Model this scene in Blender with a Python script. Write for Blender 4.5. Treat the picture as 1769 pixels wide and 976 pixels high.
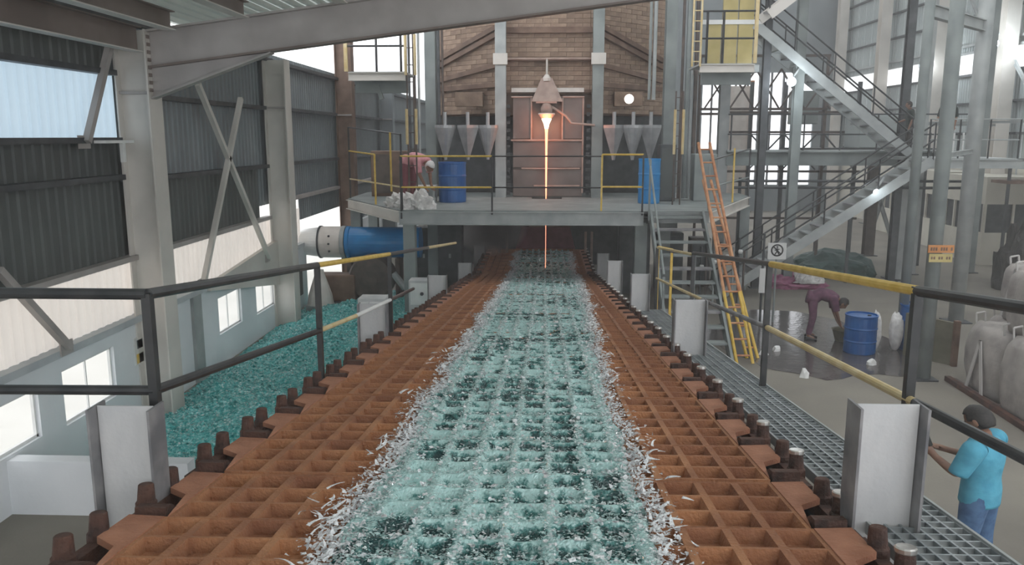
import bpy, bmesh, math, random
import numpy as np
from mathutils import Vector, Matrix, noise
random.seed(7); rng = np.random.default_rng(7)
V = Vector; sc = bpy.context.scene; COL = sc.collection; PI = math.pi; R = math.radians
for o in list(bpy.data.objects): bpy.data.objects.remove(o)

# ------------------------------------------------------------------ camera, sky, lights, exposure
cd = bpy.data.cameras.new('camera'); cam = bpy.data.objects.new('camera', cd); COL.objects.link(cam)
cam.location = (0, 0, 4.5); cam.rotation_euler = (R(90 - 10.24), 0, R(2.27))
cd.sensor_width = 36; cd.lens = 1400 / 1769 * 36; cd.clip_start = .05; cd.clip_end = 500
sc.camera = cam
w = bpy.data.worlds.new('overcast_sky'); sc.world = w; w.use_nodes = True
bg = w.node_tree.nodes['Background']; bg.inputs[0].default_value = (.95, .97, 1, 1); bg.inputs[1].default_value = 2.2
sd = bpy.data.lights.new('sun', 'SUN'); sd.energy = .15; sd.angle = R(12); sd.color = (1, .95, .86)
sun = bpy.data.objects.new('sun', sd); COL.objects.link(sun); sun.rotation_euler = (R(-38), R(-28), 0)
sc.view_settings.view_transform = 'Standard'; sc.view_settings.look = 'None'
sc.view_settings.exposure = 0.0; sc.view_settings.gamma = 1

# ------------------------------------------------------------------ materials
MATS = {}
def mat(name, c1, c2=None, scale=6, rough=.6, metal=0, bump=.0, bscale=40, streak=None, emit=None, trans=0, spec=.5, detail=4, lo=.35, hi=.65, coat=0):
    m = bpy.data.materials.new(name); m.use_nodes = True; nt = m.node_tree; N = nt.nodes; L = nt.links
    b = N['Principled BSDF']; b.inputs['Roughness'].default_value = rough; b.inputs['Metallic'].default_value = metal
    b.inputs['Specular IOR Level'].default_value = spec
    if coat: b.inputs['Coat Weight'].default_value = coat; b.inputs['Coat Roughness'].default_value = .08
    c4 = lambda c: (c[0], c[1], c[2], 1)
    tc = N.new('ShaderNodeTexCoord'); src = tc.outputs['Object']
    if streak:
        mp = N.new('ShaderNodeMapping'); mp.inputs['Scale'].default_value = streak; L.new(src, mp.inputs[0]); src = mp.outputs[0]
    if c2 is not None:
        n = N.new('ShaderNodeTexNoise'); n.inputs['Scale'].default_value = scale; n.inputs['Detail'].default_value = detail
        L.new(src, n.inputs['Vector']); r = N.new('ShaderNodeValToRGB')
        r.color_ramp.elements[0].position = lo; r.color_ramp.elements[1].position = hi
        r.color_ramp.elements[0].color = c4(c1); r.color_ramp.elements[1].color = c4(c2)
        L.new(n.outputs['Fac'], r.inputs[0]); L.new(r.outputs[0], b.inputs['Base Color'])
    else: b.inputs['Base Color'].default_value = c4(c1)
    if bump:
        n2 = N.new('ShaderNodeTexNoise'); n2.inputs['Scale'].default_value = bscale; n2.inputs['Detail'].default_value = 3
        L.new(tc.outputs['Object'], n2.inputs['Vector']); bp = N.new('ShaderNodeBump'); bp.inputs['Strength'].default_value = bump
        bp.inputs['Distance'].default_value = .02; L.new(n2.outputs['Fac'], bp.inputs['Height']); L.new(bp.outputs[0], b.inputs['Normal'])
    if emit: b.inputs['Emission Color'].default_value = c4(emit[:3]); b.inputs['Emission Strength'].default_value = emit[3]
    if trans:
        t = N.new('ShaderNodeBsdfTranslucent'); t.inputs[0].default_value = c4(c2 or c1)
        mx = N.new('ShaderNodeMixShader'); mx.inputs[0].default_value = trans
        L.new(b.outputs[0], mx.inputs[1]); L.new(t.outputs[0], mx.inputs[2]); L.new(mx.outputs[0], N['Material Output'].inputs[0])
    MATS[name] = m; return m

M = dict(
 rust=mat('rusty_cast_iron', (.27, .11, .055), (.46, .21, .095), 2.2, .8, 0, .6, 60),
 rust2=mat('dark_rusty_iron', (.045, .025, .02), (.13, .06, .04), 7, .7, .2, .5, 50),
 rust3=mat('pale_rust_flange', (.32, .13, .07), (.48, .22, .13), 5, .8, 0, .4, 60),
 cap=mat('bright_worn_steel', (.55, .53, .5), (.8, .78, .74), 20, .3, .9),
 grey=mat('grey_painted_steel', (.31, .33, .33), (.42, .44, .43), 2.5, .5, .1, .1),
 warm=mat('warm_grey_primer_steel', (.33, .30, .28), (.44, .41, .39), 1.5, .6, .05, .08),
 cream=mat('cream_painted_column', (.56, .53, .485), (.70, .66, .61), 1.2, .55),
 brownbeam=mat('brown_primer_steel', (.15, .115, .10), (.22, .175, .155), 1.5, .6),
 bluegrey=mat('bluish_galvanised_steel', (.20, .225, .22), (.29, .32, .31), 2, .65, .1),
 dkgrey=mat('dark_grey_steel', (.055, .06, .065), (.1, .105, .11), 4, .55, .3),
 black=mat('black_painted_tube', (.02, .022, .024), (.045, .045, .045), 8, .35, .1),
 yellow=mat('yellow_painted_tube', (.62, .40, .05), (.75, .52, .12), 9, .4),
 yellow2=mat('faded_yellow_tube', (.60, .45, .20), (.72, .60, .36), 6, .5),
 orange=mat('orange_bamboo', (.42, .16, .07), (.62, .33, .17), 7, .6),
 plate=mat('whitish_beam_stub', (.45, .46, .47), (.66, .65, .64), 3, .5, 0, .1, streak=(1, 1, .4)),
 platedk=mat('weathered_beam_flange', (.14, .14, .15), (.30, .29, .29), 5, .6),
 grate=mat('galvanised_grating', (.27, .30, .31), (.40, .43, .44), 8, .4, .5),
 plaster=mat('white_plaster', (.70, .73, .75), (.80, .82, .84), 1.1, .85, 0, .15, 12),
 plasterdk=mat('grey_plaster_band', (.40, .43, .45), (.52, .55, .56), 2, .85),
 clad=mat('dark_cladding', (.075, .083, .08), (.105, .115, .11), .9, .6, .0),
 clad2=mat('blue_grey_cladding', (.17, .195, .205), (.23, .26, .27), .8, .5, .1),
 cladlt=mat('translucent_sheet', (.62, .56, .52), (.80, .74, .68), 2, .5, trans=.45, streak=(1, 1, .2)),
 cladblue=mat('translucent_bluish_sheet', (.42, .56, .68), (.55, .68, .78), 1.2, .4, trans=.5),
 roof=mat('roof_sheet', (.62, .64, .62), (.75, .77, .75), 2, .45, .0, trans=.6),
 daylt=mat('daylight_sheet', (.8, .8, .78), (.9, .9, .88), 2, .5, trans=.85),
 rwall=mat('pale_grey_wall_sheet', (.36, .40, .40), (.45, .49, .48), .7, .5, .1),
 creamwall=mat('cream_partition', (.52, .49, .42), (.64, .61, .53), .8, .6),
 floor=mat('dusty_concrete', (.165, .148, .125), (.27, .247, .205), .45, .75, 0, .3, 20, lo=.3, hi=.7),
 wet=mat('wet_concrete', (.06, .052, .05), (.13, .115, .11), 1.4, .12, 0, .2, 8),
 ground=mat('pale_ground', (.62, .60, .55), (.75, .73, .68), .3, .9),
 brick=mat('refractory_brick', (.27, .185, .135), (.43, .31, .23), 2.6, .9, 0, .6, 25),
 brick2=mat('sooty_refractory_brick', (.20, .135, .10), (.34, .24, .175), 3, .9, 0, .6, 25),
 wood=mat('brown_oxide_beam', (.12, .07, .05), (.22, .14, .10), 3, .7, 0, .3),
 panel=mat('heat_stained_plate', (.15, .12, .11), (.23, .19, .175), 1.5, .5, .4),
 pinkcap=mat('pinkish_ceramic', (.33, .235, .20), (.45, .34, .29), 5, .8),
 hot=mat('molten_glass', (1, .4, .15), emit=(1, .30, .17, 3.2)),
 hot2=mat('white_hot_glass', (1, .7, .5), emit=(1, .62, .42, 7)),
 lamp=mat('lamp_glow', (1, 1, 1), emit=(.85, .95, 1, 30)),
 lampsoft=mat('lamp_soft_glow', (1, 1, 1), emit=(1, .9, .8, 3)),
 hopper=mat('pale_steel_hopper', (.30, .30, .31), (.44, .44, .44), 4, .4, .3),
 drum=mat('blue_plastic_drum', (.01, .07, .24), (.02, .12, .36), 3, .35),
 drumlt=mat('bright_blue_drum', (.02, .20, .48), (.03, .27, .60), 3, .35),
 duct=mat('blue_duct_paint', (.012, .18, .46), (.02, .26, .60), 2, .3),
 ductend=mat('cream_duct_flange', (.62, .57, .52), (.74, .69, .64), 4, .5),
 white=mat('white_paint', (.72, .72, .70), (.82, .82, .80), 4, .5),
 sack=mat('woven_white_sack', (.58, .56, .55), (.78, .76, .74), 9, .8, 0, .5, 30),
 bag=mat('dusty_bulk_bag', (.27, .245, .23), (.40, .37, .345), 3, .85, 0, .5, 14),
 strap=mat('white_strap', (.5, .48, .46), None, rough=.8),
 tarp=mat('dark_green_tarpaulin', (.02, .05, .045), (.04, .09, .08), 4, .5, 0, .6, 8),
 tarpdk=mat('dark_tarpaulin', (.022, .02, .018), (.05, .045, .04), 6, .6, 0, .8, 12),
 brownp=mat('olive_brown_panel', (.12, .11, .075), (.18, .165, .12), 3, .7),
 ochre=mat('ochre_panel', (.42, .34, .12), (.56, .46, .2), 2, .6),
 signo=mat('orange_sign', (.50, .20, .06), (.60, .27, .09), 6, .6),
 signw=mat('white_sign', (.66, .66, .64), None, rough=.5),
 ink=mat('black_ink', (.02, .02, .02), None, rough=.5),
 maroon=mat('maroon_hood', (.16, .035, .05), (.26, .07, .09), 4, .6),
 skin=mat('brown_skin', (.20, .10, .065), (.26, .14, .09), 20, .6),
 hair=mat('black_hair', (.012, .01, .01), (.03, .025, .022), 60, .6),
 shirt=mat('light_blue_shirt', (.06, .29, .42), (.09, .37, .50), 12, .8, 0, .4, 18),
 jeans=mat('blue_jeans', (.04, .09, .19), (.08, .16, .29), 14, .85, 0, .3, 30),
 purple=mat('purple_cloth', (.08, .03, .055), (.15, .06, .10), 9, .85),
 darkcl=mat('dark_cloth', (.02, .028, .026), (.045, .055, .05), 9, .85),
 pinkcl=mat('pink_cloth', (.52, .22, .24), (.66, .32, .34), 9, .85),
 magenta=mat('magenta_cloth', (.28, .08, .16), (.42, .16, .26), 6, .85),
 lattice=mat('brown_lattice_steel', (.07, .055, .05), (.13, .1, .085), 4, .6),
 glasspane=None)
def glass_mat(name, ca, cb, cc, s1, rough, mixin=.0):
    m = bpy.data.materials.new(name); m.use_nodes = True; nt = m.node_tree; N = nt.nodes; L = nt.links; b = N['Principled BSDF']
    tc = N.new('ShaderNodeTexCoord'); n = N.new('ShaderNodeTexNoise'); n.inputs['Scale'].default_value = s1; n.inputs['Detail'].default_value = 5; n.inputs['Roughness'].default_value = .7
    r = N.new('ShaderNodeValToRGB'); e = r.color_ramp.elements; e[0].position = .36; e[0].color = (*ca, 1); e[1].position = .68; e[1].color = (*cc, 1)
    k = r.color_ramp.elements.new(.52); k.color = (*cb, 1)
    L.new(tc.outputs['Object'], n.inputs[0]); L.new(n.outputs[0], r.inputs[0]); L.new(r.outputs[0], b.inputs['Base Color'])
    b.inputs['Roughness'].default_value = rough; b.inputs['Specular IOR Level'].default_value = .8
    v = N.new('ShaderNodeTexVoronoi'); v.feature = 'DISTANCE_TO_EDGE'; v.inputs['Scale'].default_value = s1 * 2.2; bp = N.new('ShaderNodeBump'); bp.inputs['Strength'].default_value = .6; bp.inputs['Distance'].default_value = .02
    L.new(tc.outputs['Object'], v.inputs[0]); L.new(v.outputs[0], bp.inputs['Height']); L.new(bp.outputs[0], b.inputs['Normal'])
    return m
M['gsheet'] = glass_mat('fractured_glass_sheet', (.012, .065, .065), (.09, .29, .27), (.56, .82, .79), 22, .07)
M['gflake'] = glass_mat('glass_flakes', (.20, .40, .38), (.60, .78, .76), (1, 1, 1), 23, .1)
nt_ = M['gsheet'].node_tree; at = nt_.nodes.new('ShaderNodeAttribute'); at.attribute_name = 'frost'; nz_ = [n for n in nt_.nodes if n.type == 'TEX_NOISE'][0]; rp_ = [n for n in nt_.nodes if n.type == 'VALTORGB'][0]
ma = nt_.nodes.new('ShaderNodeMath'); ma.operation = 'MULTIPLY_ADD'; ma.inputs[1].default_value = .55; nt_.links.new(at.outputs['Fac'], ma.inputs[0]); nt_.links.new(nz_.outputs[0], ma.inputs[2])
mb_ = nt_.nodes.new('ShaderNodeMath'); mb_.operation = 'SUBTRACT'; mb_.inputs[1].default_value = .17; nt_.links.new(ma.outputs[0], mb_.inputs[0]); nt_.links.new(mb_.outputs[0], rp_.inputs[0])
M['gwhite'] = glass_mat('frosty_glass_splinters', (.5, .49, .5), (.85, .87, .88), (1, 1, 1), 20, .15)
M['cullet'] = glass_mat('green_cullet', (.03, .38, .38), (.16, .64, .62), (.8, 1, 1), 18, .15)
gp = bpy.data.materials.new('window_glass'); gp.use_nodes = True; b_ = gp.node_tree.nodes['Principled BSDF']; b_.inputs['Roughness'].default_value = .05
tr_ = gp.node_tree.nodes.new('ShaderNodeBsdfTransparent'); mx_ = gp.node_tree.nodes.new('ShaderNodeMixShader'); mx_.inputs[0].default_value = .06
gp.node_tree.links.new(tr_.outputs[0], mx_.inputs[1]); gp.node_tree.links.new(b_.outputs[0], mx_.inputs[2]); gp.node_tree.links.new(mx_.outputs[0], gp.node_tree.nodes['Material Output'].inputs[0])
M['glasspane'] = gp

# ------------------------------------------------------------------ mesh builder
class MB:
    def __init__(s): s.v = []; s.f = []
    def add(s, vs, fs):
        n = len(s.v); s.v += [tuple(a) for a in vs]; s.f += [tuple(n + i for i in f) for f in fs]; return s
    def hexa(s, p): return s.add(p, [(0, 3, 2, 1), (4, 5, 6, 7), (0, 1, 5, 4), (1, 2, 6, 5), (2, 3, 7, 6), (3, 0, 4, 7)])
    def box(s, x0, x1, y0, y1, z0, z1): return s.hexa([(x0, y0, z0), (x1, y0, z0), (x1, y1, z0), (x0, y1, z0), (x0, y0, z1), (x1, y0, z1), (x1, y1, z1), (x0, y1, z1)])
    def basis(s, a, b, up=(0, 0, 1)):
        a, b = V(a), V(b); d = (b - a).normalized(); u = V(up)
        if abs(d.dot(u)) > .99: u = V((0, 1, 0))
        sd = d.cross(u).normalized(); return a, b, d, sd, sd.cross(d).normalized()
    def bar(s, a, b, w, h, up=(0, 0, 1), o=0, q=0):   # w along side, h along up; o,q offsets
        a, b, d, sd, u = s.basis(a, b, up); P = []
        for e in (a, b):
            for i, j in ((-1, -1), (1, -1), (1, 1), (-1, 1)): P.append(e + sd * (i * w / 2 + o) + u * (j * h / 2 + q))
        return s.hexa(P)
    def ibeam(s, a, b, w, h, up=(0, 0, 1), t=.02):
        s.bar(a, b, t, h - 2 * t, up); s.bar(a, b, w, t, up, 0, h / 2 - t / 2); return s.bar(a, b, w, t, up, 0, -h / 2 + t / 2)
    def tube(s, a, b, r, n=10, r2=None, cap=True):
        a, b, d, sd, u = s.basis(a, b); r2 = r if r2 is None else r2; P = []
        for e, rr in ((a, r), (b, r2)):
            for i in range(n):
                t = 2 * PI * i / n; P.append(e + (sd * math.cos(t) + u * math.sin(t)) * rr)
        F = [(i, (i + 1) % n, n + (i + 1) % n, n + i) for i in range(n)]
        if cap: F += [tuple(range(n))[::-1], tuple(range(n, 2 * n))]
        return s.add(P, F)
    def path(s, pts, r, n=8):
        for a, b in zip(pts, pts[1:]): s.tube(a, b, r, n)
        return s
    def lathe(s, prof, c=(0, 0, 0), n=20, axis='z'):
        P = []; c = V(c)
        for r, h in prof:
            for i in range(n):
                t = 2 * PI * i / n; x, y = r * math.cos(t), r * math.sin(t)
                P.append(c + (V((x, y, h)) if axis == 'z' else V((h, x, y)) if axis == 'x' else V((x, h, y))))
        F = []
        for k in range(len(prof) - 1):
            for i in range(n): F.append((k * n + i, k * n + (i + 1) % n, (k + 1) * n + (i + 1) % n, (k + 1) * n + i))
        F += [tuple(range(n))[::-1], tuple(range((len(prof) - 1) * n, len(prof) * n))]
        return s.add(P, F)
    def prism(s, poly, off):   # polygon of 3D points extruded by vector
        n = len(poly); P = [V(p) for p in poly] + [V(p) + V(off) for p in poly]
        return s.add(P, [tuple(range(n))[::-1], tuple(range(n, 2 * n))] + [(i, (i + 1) % n, n + (i + 1) % n, n + i) for i in range(n)])
    def build(s, name, m, parent=None, smooth=False, bevel=0):
        off = wloc(parent); me = bpy.data.meshes.new(name)
        me.from_pydata([(v[0] - off[0], v[1] - off[1], v[2] - off[2]) for v in s.v], [], s.f); me.materials.append(m if not isinstance(m, str) else M[m])
        bm = bmesh.new(); bm.from_mesh(me); bmesh.ops.recalc_face_normals(bm, faces=bm.faces); bm.to_mesh(me); bm.free()
        return link(name, me, parent, smooth, bevel)
def wloc(p):
    o = V((0, 0, 0))
    while p is not None: o += p.location; p = p.parent
    return o
def link(name, me, parent=None, smooth=False, bevel=0):
    if smooth: me.polygons.foreach_set('use_smooth', [True] * len(me.polygons))
    o = bpy.data.objects.new(name, me); COL.objects.link(o)
    if parent: o.parent = parent
    if bevel:
        b = o.modifiers.new('bevel', 'BEVEL'); b.width = bevel; b.segments = 2; b.limit_method = 'ANGLE'
    return o
def thing(name, label, cat, loc=(0, 0, 0), group=None, rz=0):
    o = bpy.data.objects.new(name, None); COL.objects.link(o); o.location = loc; o.rotation_euler.z = rz
    o.empty_display_size = .1; return tag(o, label, cat, group)
def tag(o, label=None, cat=None, group=None, kind=None):
    for k, v in (('label', label), ('category', cat), ('group', group), ('kind', kind)):
        if v: o[k] = v
    return o
def struct(name, mb, m, parent=None): return tag(mb.build(name, m, parent), kind='structure')
def copy_tree(o, parent=None):
    c = o.copy(); COL.objects.link(c); c.parent = parent
    for ch in o.children: copy_tree(ch, c)
    return c

S = .1093; TH = math.atan(S); YB = 22.0
def cz(y): return 3.15 - S * min(y, YB)          # conveyor top surface
def fbm(x, y, z=0): return noise.fractal((x, y, z), 1, 2, 4)

# ================================================================== SETTING
struct('floor', MB().box(-6.6, 18.2, -8, 52, -.2, 0), 'floor')
struct('outer_ground_1', MB().box(-90, -6.7, -40, 120, -.6, -.25), 'ground')  # pale ground added outside the left wall, keeps the windows bright
XL = -6.4
# left wall: masonry with window openings and a wide doorway
wins = [(8.0, 9.62, .72, 1.36), (10.15, 11.47, .66, 1.42), (15.38, 16.6, .62, 1.36), (17.48, 18.72, .56, 1.26)]
mb = MB(); y = -6
for (a, b, z0, z1) in wins:
    mb.box(XL - .1, XL, y, a, 0, 1.62); mb.box(XL - .1, XL, a, b, 0, z0); mb.box(XL - .1, XL, a, b, z1, 1.62); y = b
mb.box(XL - .1, XL, y, 21.4, 0, 1.62); mb.box(XL - .1, XL, 27, 50, 0, 1.62)
wl = struct('wall_left', mb, 'plaster')
MB().box(XL - .26, XL + .05, -6, 21.4, 1.62, 1.72).build('coping', 'plasterdk', wl)
MB().box(XL, XL + .06, 14.15, 14.5, 0, 1.62).build('pilaster', 'grey', wl)
MB().prism([(XL + .02, 18.9, 1.0), (XL + .02, 14.8, 1.62), (XL + .02, 14.8, 1.74), (XL + .02, 19.0, 2.1)], (.1, 0, 0)).build('haunch', 'cream', wl)
for i, (a, b, z0, z1) in enumerate(wins):
    f = MB(); t = .035
    f.box(XL - .09, XL - .05, a, a + t, z0, z1); f.box(XL - .09, XL - .05, b - t, b, z0, z1); f.box(XL - .09, XL - .05, a, b, z0, z0 + t); f.box(XL - .09, XL - .05, a, b, z1 - t, z1)
    wn = struct('window_%d' % (i + 1), f, 'white')
    MB().box(XL - .075, XL - .07, a + t, b - t, z0 + t, z1 - t).build('pane', 'glasspane', wn)
    MB().box(XL - .085, XL - .06, (a + b) / 2 - .01, (a + b) / 2 + .01, z0 + t, z1 - t).build('mullion', 'white', wn)
def sheet(wd, h, amp=.022, pitch=.2):        # corrugated sheet, lies in the YZ plane, origin lower corner
    P = []; F = []; n = int(round(wd / pitch)); prof = []
    for k in range(n): prof += [(k * pitch, 0), (k * pitch + pitch * .45, 0), (k * pitch + pitch * .58, amp), (k * pitch + pitch * .87, amp)]
    prof.append((n * pitch - .004, 0))
    for (y, x) in prof: P += [(x, y, 0), (x, y, h)]
    for k in range(len(prof) - 1): F.append((2 * k, 2 * k + 2, 2 * k + 3, 2 * k + 1))
    me = bpy.data.meshes.new('sheet'); me.from_pydata(P, [], F); return me
def rowsheets(y0, y1, z0, z1, m, x=XL - .12, parent=wl, name='cladding_sheet'):
    me = sheet(1.0, z1 - z0); me.materials.append(M[m]); y = y0
    while y < y1 - .05:
        o = link(name, me, parent); o.location = (x, y, z0); y += 1.0
rowsheets(-5.7, 21.3, 1.72, 2.62, 'cladlt')
rowsheets(21.3, 26.3, 2.3, 2.92, 'clad2'); rowsheets(26.3, 50.3, 1.62, 2.92, 'clad2')
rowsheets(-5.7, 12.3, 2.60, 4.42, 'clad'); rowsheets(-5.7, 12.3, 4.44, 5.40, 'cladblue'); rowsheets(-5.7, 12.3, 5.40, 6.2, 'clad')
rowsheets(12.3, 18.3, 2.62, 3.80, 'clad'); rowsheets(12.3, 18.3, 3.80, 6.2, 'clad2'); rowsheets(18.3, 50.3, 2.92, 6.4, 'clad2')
for (y0, y1, z) in ((4.3, 12.1, 3.87), (4.3, 12.1, 4.42), (4.3, 12.1, 5.40), (12.5, 18.6, 5.11), (12.5, 18.6, 3.80), (4.3, 18.6, 2.62), (19, 25, 5.13), (19, 25, 3.80), (19, 25, 2.92), (25.5, 49, 5.13), (25.5, 49, 3.8), (25.5, 49, 2.92), (4.3, 50, 6.2)):
    MB().box(XL - .08, XL + .08, y0, y1, z - .02, z + .06).build('girt', 'dkgrey' if z > 3 else 'warm', wl)
# end wall with a bright opening on the right
mb = MB(); mb.box(-6.6, 9.4, 50, 50.2, 0, 14); mb.box(9.4, 17.6, 50, 50.2, 8.2, 14); mb.box(16.0, 17.6, 50, 50.2, 0, 8.2); mb.box(9.4, 16, 50, 50.2, 0, 1.6)
mb.box(9.4, 16, 50, 50.2, 3.3, 3.7)
wb = struct('wall_back', mb, 'clad2')
for x in (9.9, 10.6, 11.3, 12.0, 12.7, 13.4, 14.1, 14.8): MB().box(x, x + .09, 49.9, 50.1, 1.6, 8.2).build('mullion', 'dkgrey', wb)
# right wall: cream partition below, grey sheets above with a daylight band
XR = 17.5
wr = struct('wall_right', MB().box(XR, XR + .15, 4, 50, 0, 3.3), 'creamwall')
def rs(y0, y1, z0, z1, m='rwall'): rowsheets(y0, y1, z0, z1, m, XR + .05, wr)
rs(4, 50, 3.3, 6.95); rs(4, 50, 7.85, 13.5)
rowsheets(4, 50, 6.95, 7.85, 'daylt', XR + .05, wr, 'daylight_sheet')
for z in (4.6, 5.8, 6.95, 7.85, 8.15, 9.3, 10.5, 11.7): MB().box(XR - .1, XR + .02, 18, 50, z - .04, z + .05).build('girt', 'grey' if z in (7.85, 8.15) else 'dkgrey', wr)
for y in range(19, 50, 2): MB().box(XR - .03, XR + .01, y, y + .06, 0, 3.3).build('panel_joint', 'plasterdk', wr)
# low lean-to roof over the near end of the conveyor
def rz(x): return 6.37 + .135 * (x + 5.87)
ceil = struct('ceiling', MB().hexa([(XL - .1, -6, rz(XL) + .13), (2.6, -6, rz(2.6) + .13), (2.6, 19, rz(2.6) + .13), (XL - .1, 19, rz(XL) + .13), (XL - .1, -6, rz(XL) + .15), (2.6, -6, rz(2.6) + .15), (2.6, 19, rz(2.6) + .15), (XL - .1, 19, rz(XL) + .15)]), 'roof')
for k in range(45):
    x = XL + .1 + k * .2
    if x < 2.5: MB().prism([(x, -6, rz(x) + .14), (x + .02, -6, rz(x) + .08), (x + .08, -6, rz(x) + .09), (x + .1, -6, rz(x) + .15)], (0, 25, 0)).build('roof_rib', 'roof', ceil)

# unseen hall roof, added to dim the interior; open strips let some sky in
mb = MB(); x = -6.6
while x < 18: mb.box(x, x + 1.9, 19 if x < 2.3 else -6, 51, 14.0, 14.1); x += 3.1
struct('ceiling', mb, 'roof')
# ------------------------------------------------------------------ portal frames and purlins
def frame(Y, label, m, x2, haunch=True, top=6.05):
    t = thing('portal_frame', label, 'steel frame', (XL, Y, 0), 'portal frames of the low roof')
    c = MB(); xi = -5.92
    c.bar((XL + .24, Y, 0), (XL + .24, Y, top), .44, .02, (0, 1, 0)); c.build('web', m, t)
    MB().box(xi, xi + .025, Y - .15, Y + .27, 0, top).build('flange', m, t); MB().box(XL, XL + .025, Y - .15, Y + .27, 0, top).build('flange', m, t)
    MB().box(XL, xi, Y - .1, Y + .1, 5.12, 5.16).build('stiffener', 'warm', t)
    if x2:
        def zb(x): return 5.53 + .125 * (x + 5.87)
        def zt(x): return 6.02 + .13 * (x + 5.87)
        r = MB(); r.prism([(xi, Y, zb(xi)), (x2, Y, zb(x2)), (x2, Y, zt(x2)), (xi, Y, zt(xi))], (0, .02, 0)); r.build('rafter_web', 'warm', t)
        MB().prism([(xi, Y - .11, zb(xi)), (x2, Y - .11, zb(x2)), (x2, Y - .11, zb(x2) - .03), (xi, Y - .11, zb(xi) - .03)], (0, .22, 0)).build('rafter_flange', 'brownbeam', t)
        MB().prism([(xi, Y - .11, zt(xi)), (x2, Y - .11, zt(x2)), (x2, Y - .11, zt(x2) + .03), (xi, Y - .11, zt(xi) + .03)], (0, .22, 0)).build('rafter_flange', 'warm', t)
        MB().prism([(xi, Y, zb(xi) - .03), (-4.05, Y, zb(-4.05) - .03), (xi, Y, 5.05)], (0, .02, 0)).build('haunch', 'warm', t)
        MB().bar((xi, Y, 5.05), (-4.05, Y, zb(-4.05) - .04), .18, .025).build('haunch_flange', 'warm', t)
        for k in range(8): MB().box(xi + .03, xi + .05, Y - .12, Y - .04, 5.15 + k * .11, 5.2 + k * .11).build('bolt', 'brownbeam', t)
    return t
frame(12.3, 'large cream-grey steel frame nearest the camera, its rafter crossing the top of the view', 'cream', 8.0)
frame(18.8, 'second grey steel frame along the left wall, beyond the X bracing', 'cream', None, top=6.2)
frame(25.3, 'third, brownish steel column on the left wall beside the furnace walkway', 'wood', None, top=7.6)
frame(32.0, 'fourth column of the left wall, behind the furnace walkway', 'clad2', None, top=6.4)
def purlin(x, y0, y1, h, label, zoff=0):
    t = thing('roof_purlin', label, 'roof beam', (x, y0, rz(x)), 'roof purlins'); zc = rz(x) - .26 + zoff
    MB().box(x - .01, x + .01, y0, y1, zc - h / 2, zc + h / 2).build('web', 'brownbeam', t)
    MB().box(x - .09, x + .09, y0, y1, zc - h / 2 - .015, zc - h / 2).build('flange', 'cream', t); MB().box(x - .09, x + .09, y0, y1, zc + h / 2, zc + h / 2 + .015).build('flange', 'brownbeam', t)
purlin(-6.02, 6, 12.15, .33, 'deep brown eaves beam at the top left corner, above the bluish sheets', -.19)
purlin(-5.50, 6, 12.15, .24, 'brown purlin with a pale lower edge, second from the left wall', 0)
purlin(-4.4, 6, 12.15, .2, 'grey-brown purlin third from the left wall, meeting the rafter top', 0)
purlin(-2.95, 6, 12.15, .2, 'brown purlin fourth from the left wall, at the top of the view', 0)
for a, b, lab in (((14.72, 5.42), (17.98, 1.78), 'pale diagonal brace falling away from the near column, front of the X'),
                  ((16.78, 5.26), (14.38, 1.84), 'grey diagonal brace crossing behind the pale one on the left wall'),
                  ((9.0, 2.98), (10.22, 1.73), 'short dark diagonal brace at the left edge, ending on the wall coping'),
                  ((11.98, 5.9), (11.09, 4.42), 'brown knee brace beside the bluish sheets at the near column')):
    t = thing('wall_brace', lab, 'brace', (XL + .15, a[0], a[1])); x = XL + (.17 if 'pale' in lab else .1)
    MB().bar((x, a[0], a[1]), (x, b[0], b[1]), .09, .09).build('angle_bar', 'cream' if 'pale' in lab else 'warm', t)
    MB().box(x - .05, x - .03, b[0] - .14, b[0] + .14, b[1] - .09, b[1] + .09).build('gusset', 'warm', t)
t = thing('wall_bracket', 'small white bracket with hanging clamp beside the near column', 'bracket', (XL, 11.8, 4.35))
MB().box(XL, XL + .25, 11.3, 12.1, 4.40, 4.44).build('ledge', 'white', t); MB().box(XL + .15, XL + .2, 11.85, 11.93, 4.12, 4.4).build('hook', 'white', t)
t = thing('wall_notice', 'small white and yellow notice on the left wall behind the near railing post', 'sign', (XL + .01, 12.2, 1.2))
MB().box(XL, XL + .02, 12.05, 12.55, .95, 1.38).build('board', 'signw', t); MB().box(XL + .02, XL + .025, 12.08, 12.52, .97, 1.12).build('band', 'yellow', t)
MB().box(XL + .02, XL + .025, 12.12, 12.48, 1.2, 1.34).build('print', 'dkgrey', t)
t = thing('switch_panel', 'dark electrical panel on the white wall past the last window', 'electrical box', (XL, 20, .5))
MB().box(XL, XL + .15, 19.75, 20.5, .45, 1.2).build('cabinet', 'dkgrey', t, bevel=.01); MB().box(XL + .15, XL + .16, 19.8, 20.45, .5, 1.15).build('door', 'clad', t)
MB().box(XL - .2, -4.2, 8.9, 9.1, 0, .68).build('low_wall', 'plaster')
tag(bpy.data.objects['low_wall'], 'low white plastered partition at the bottom left below the windows', 'wall')

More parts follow.
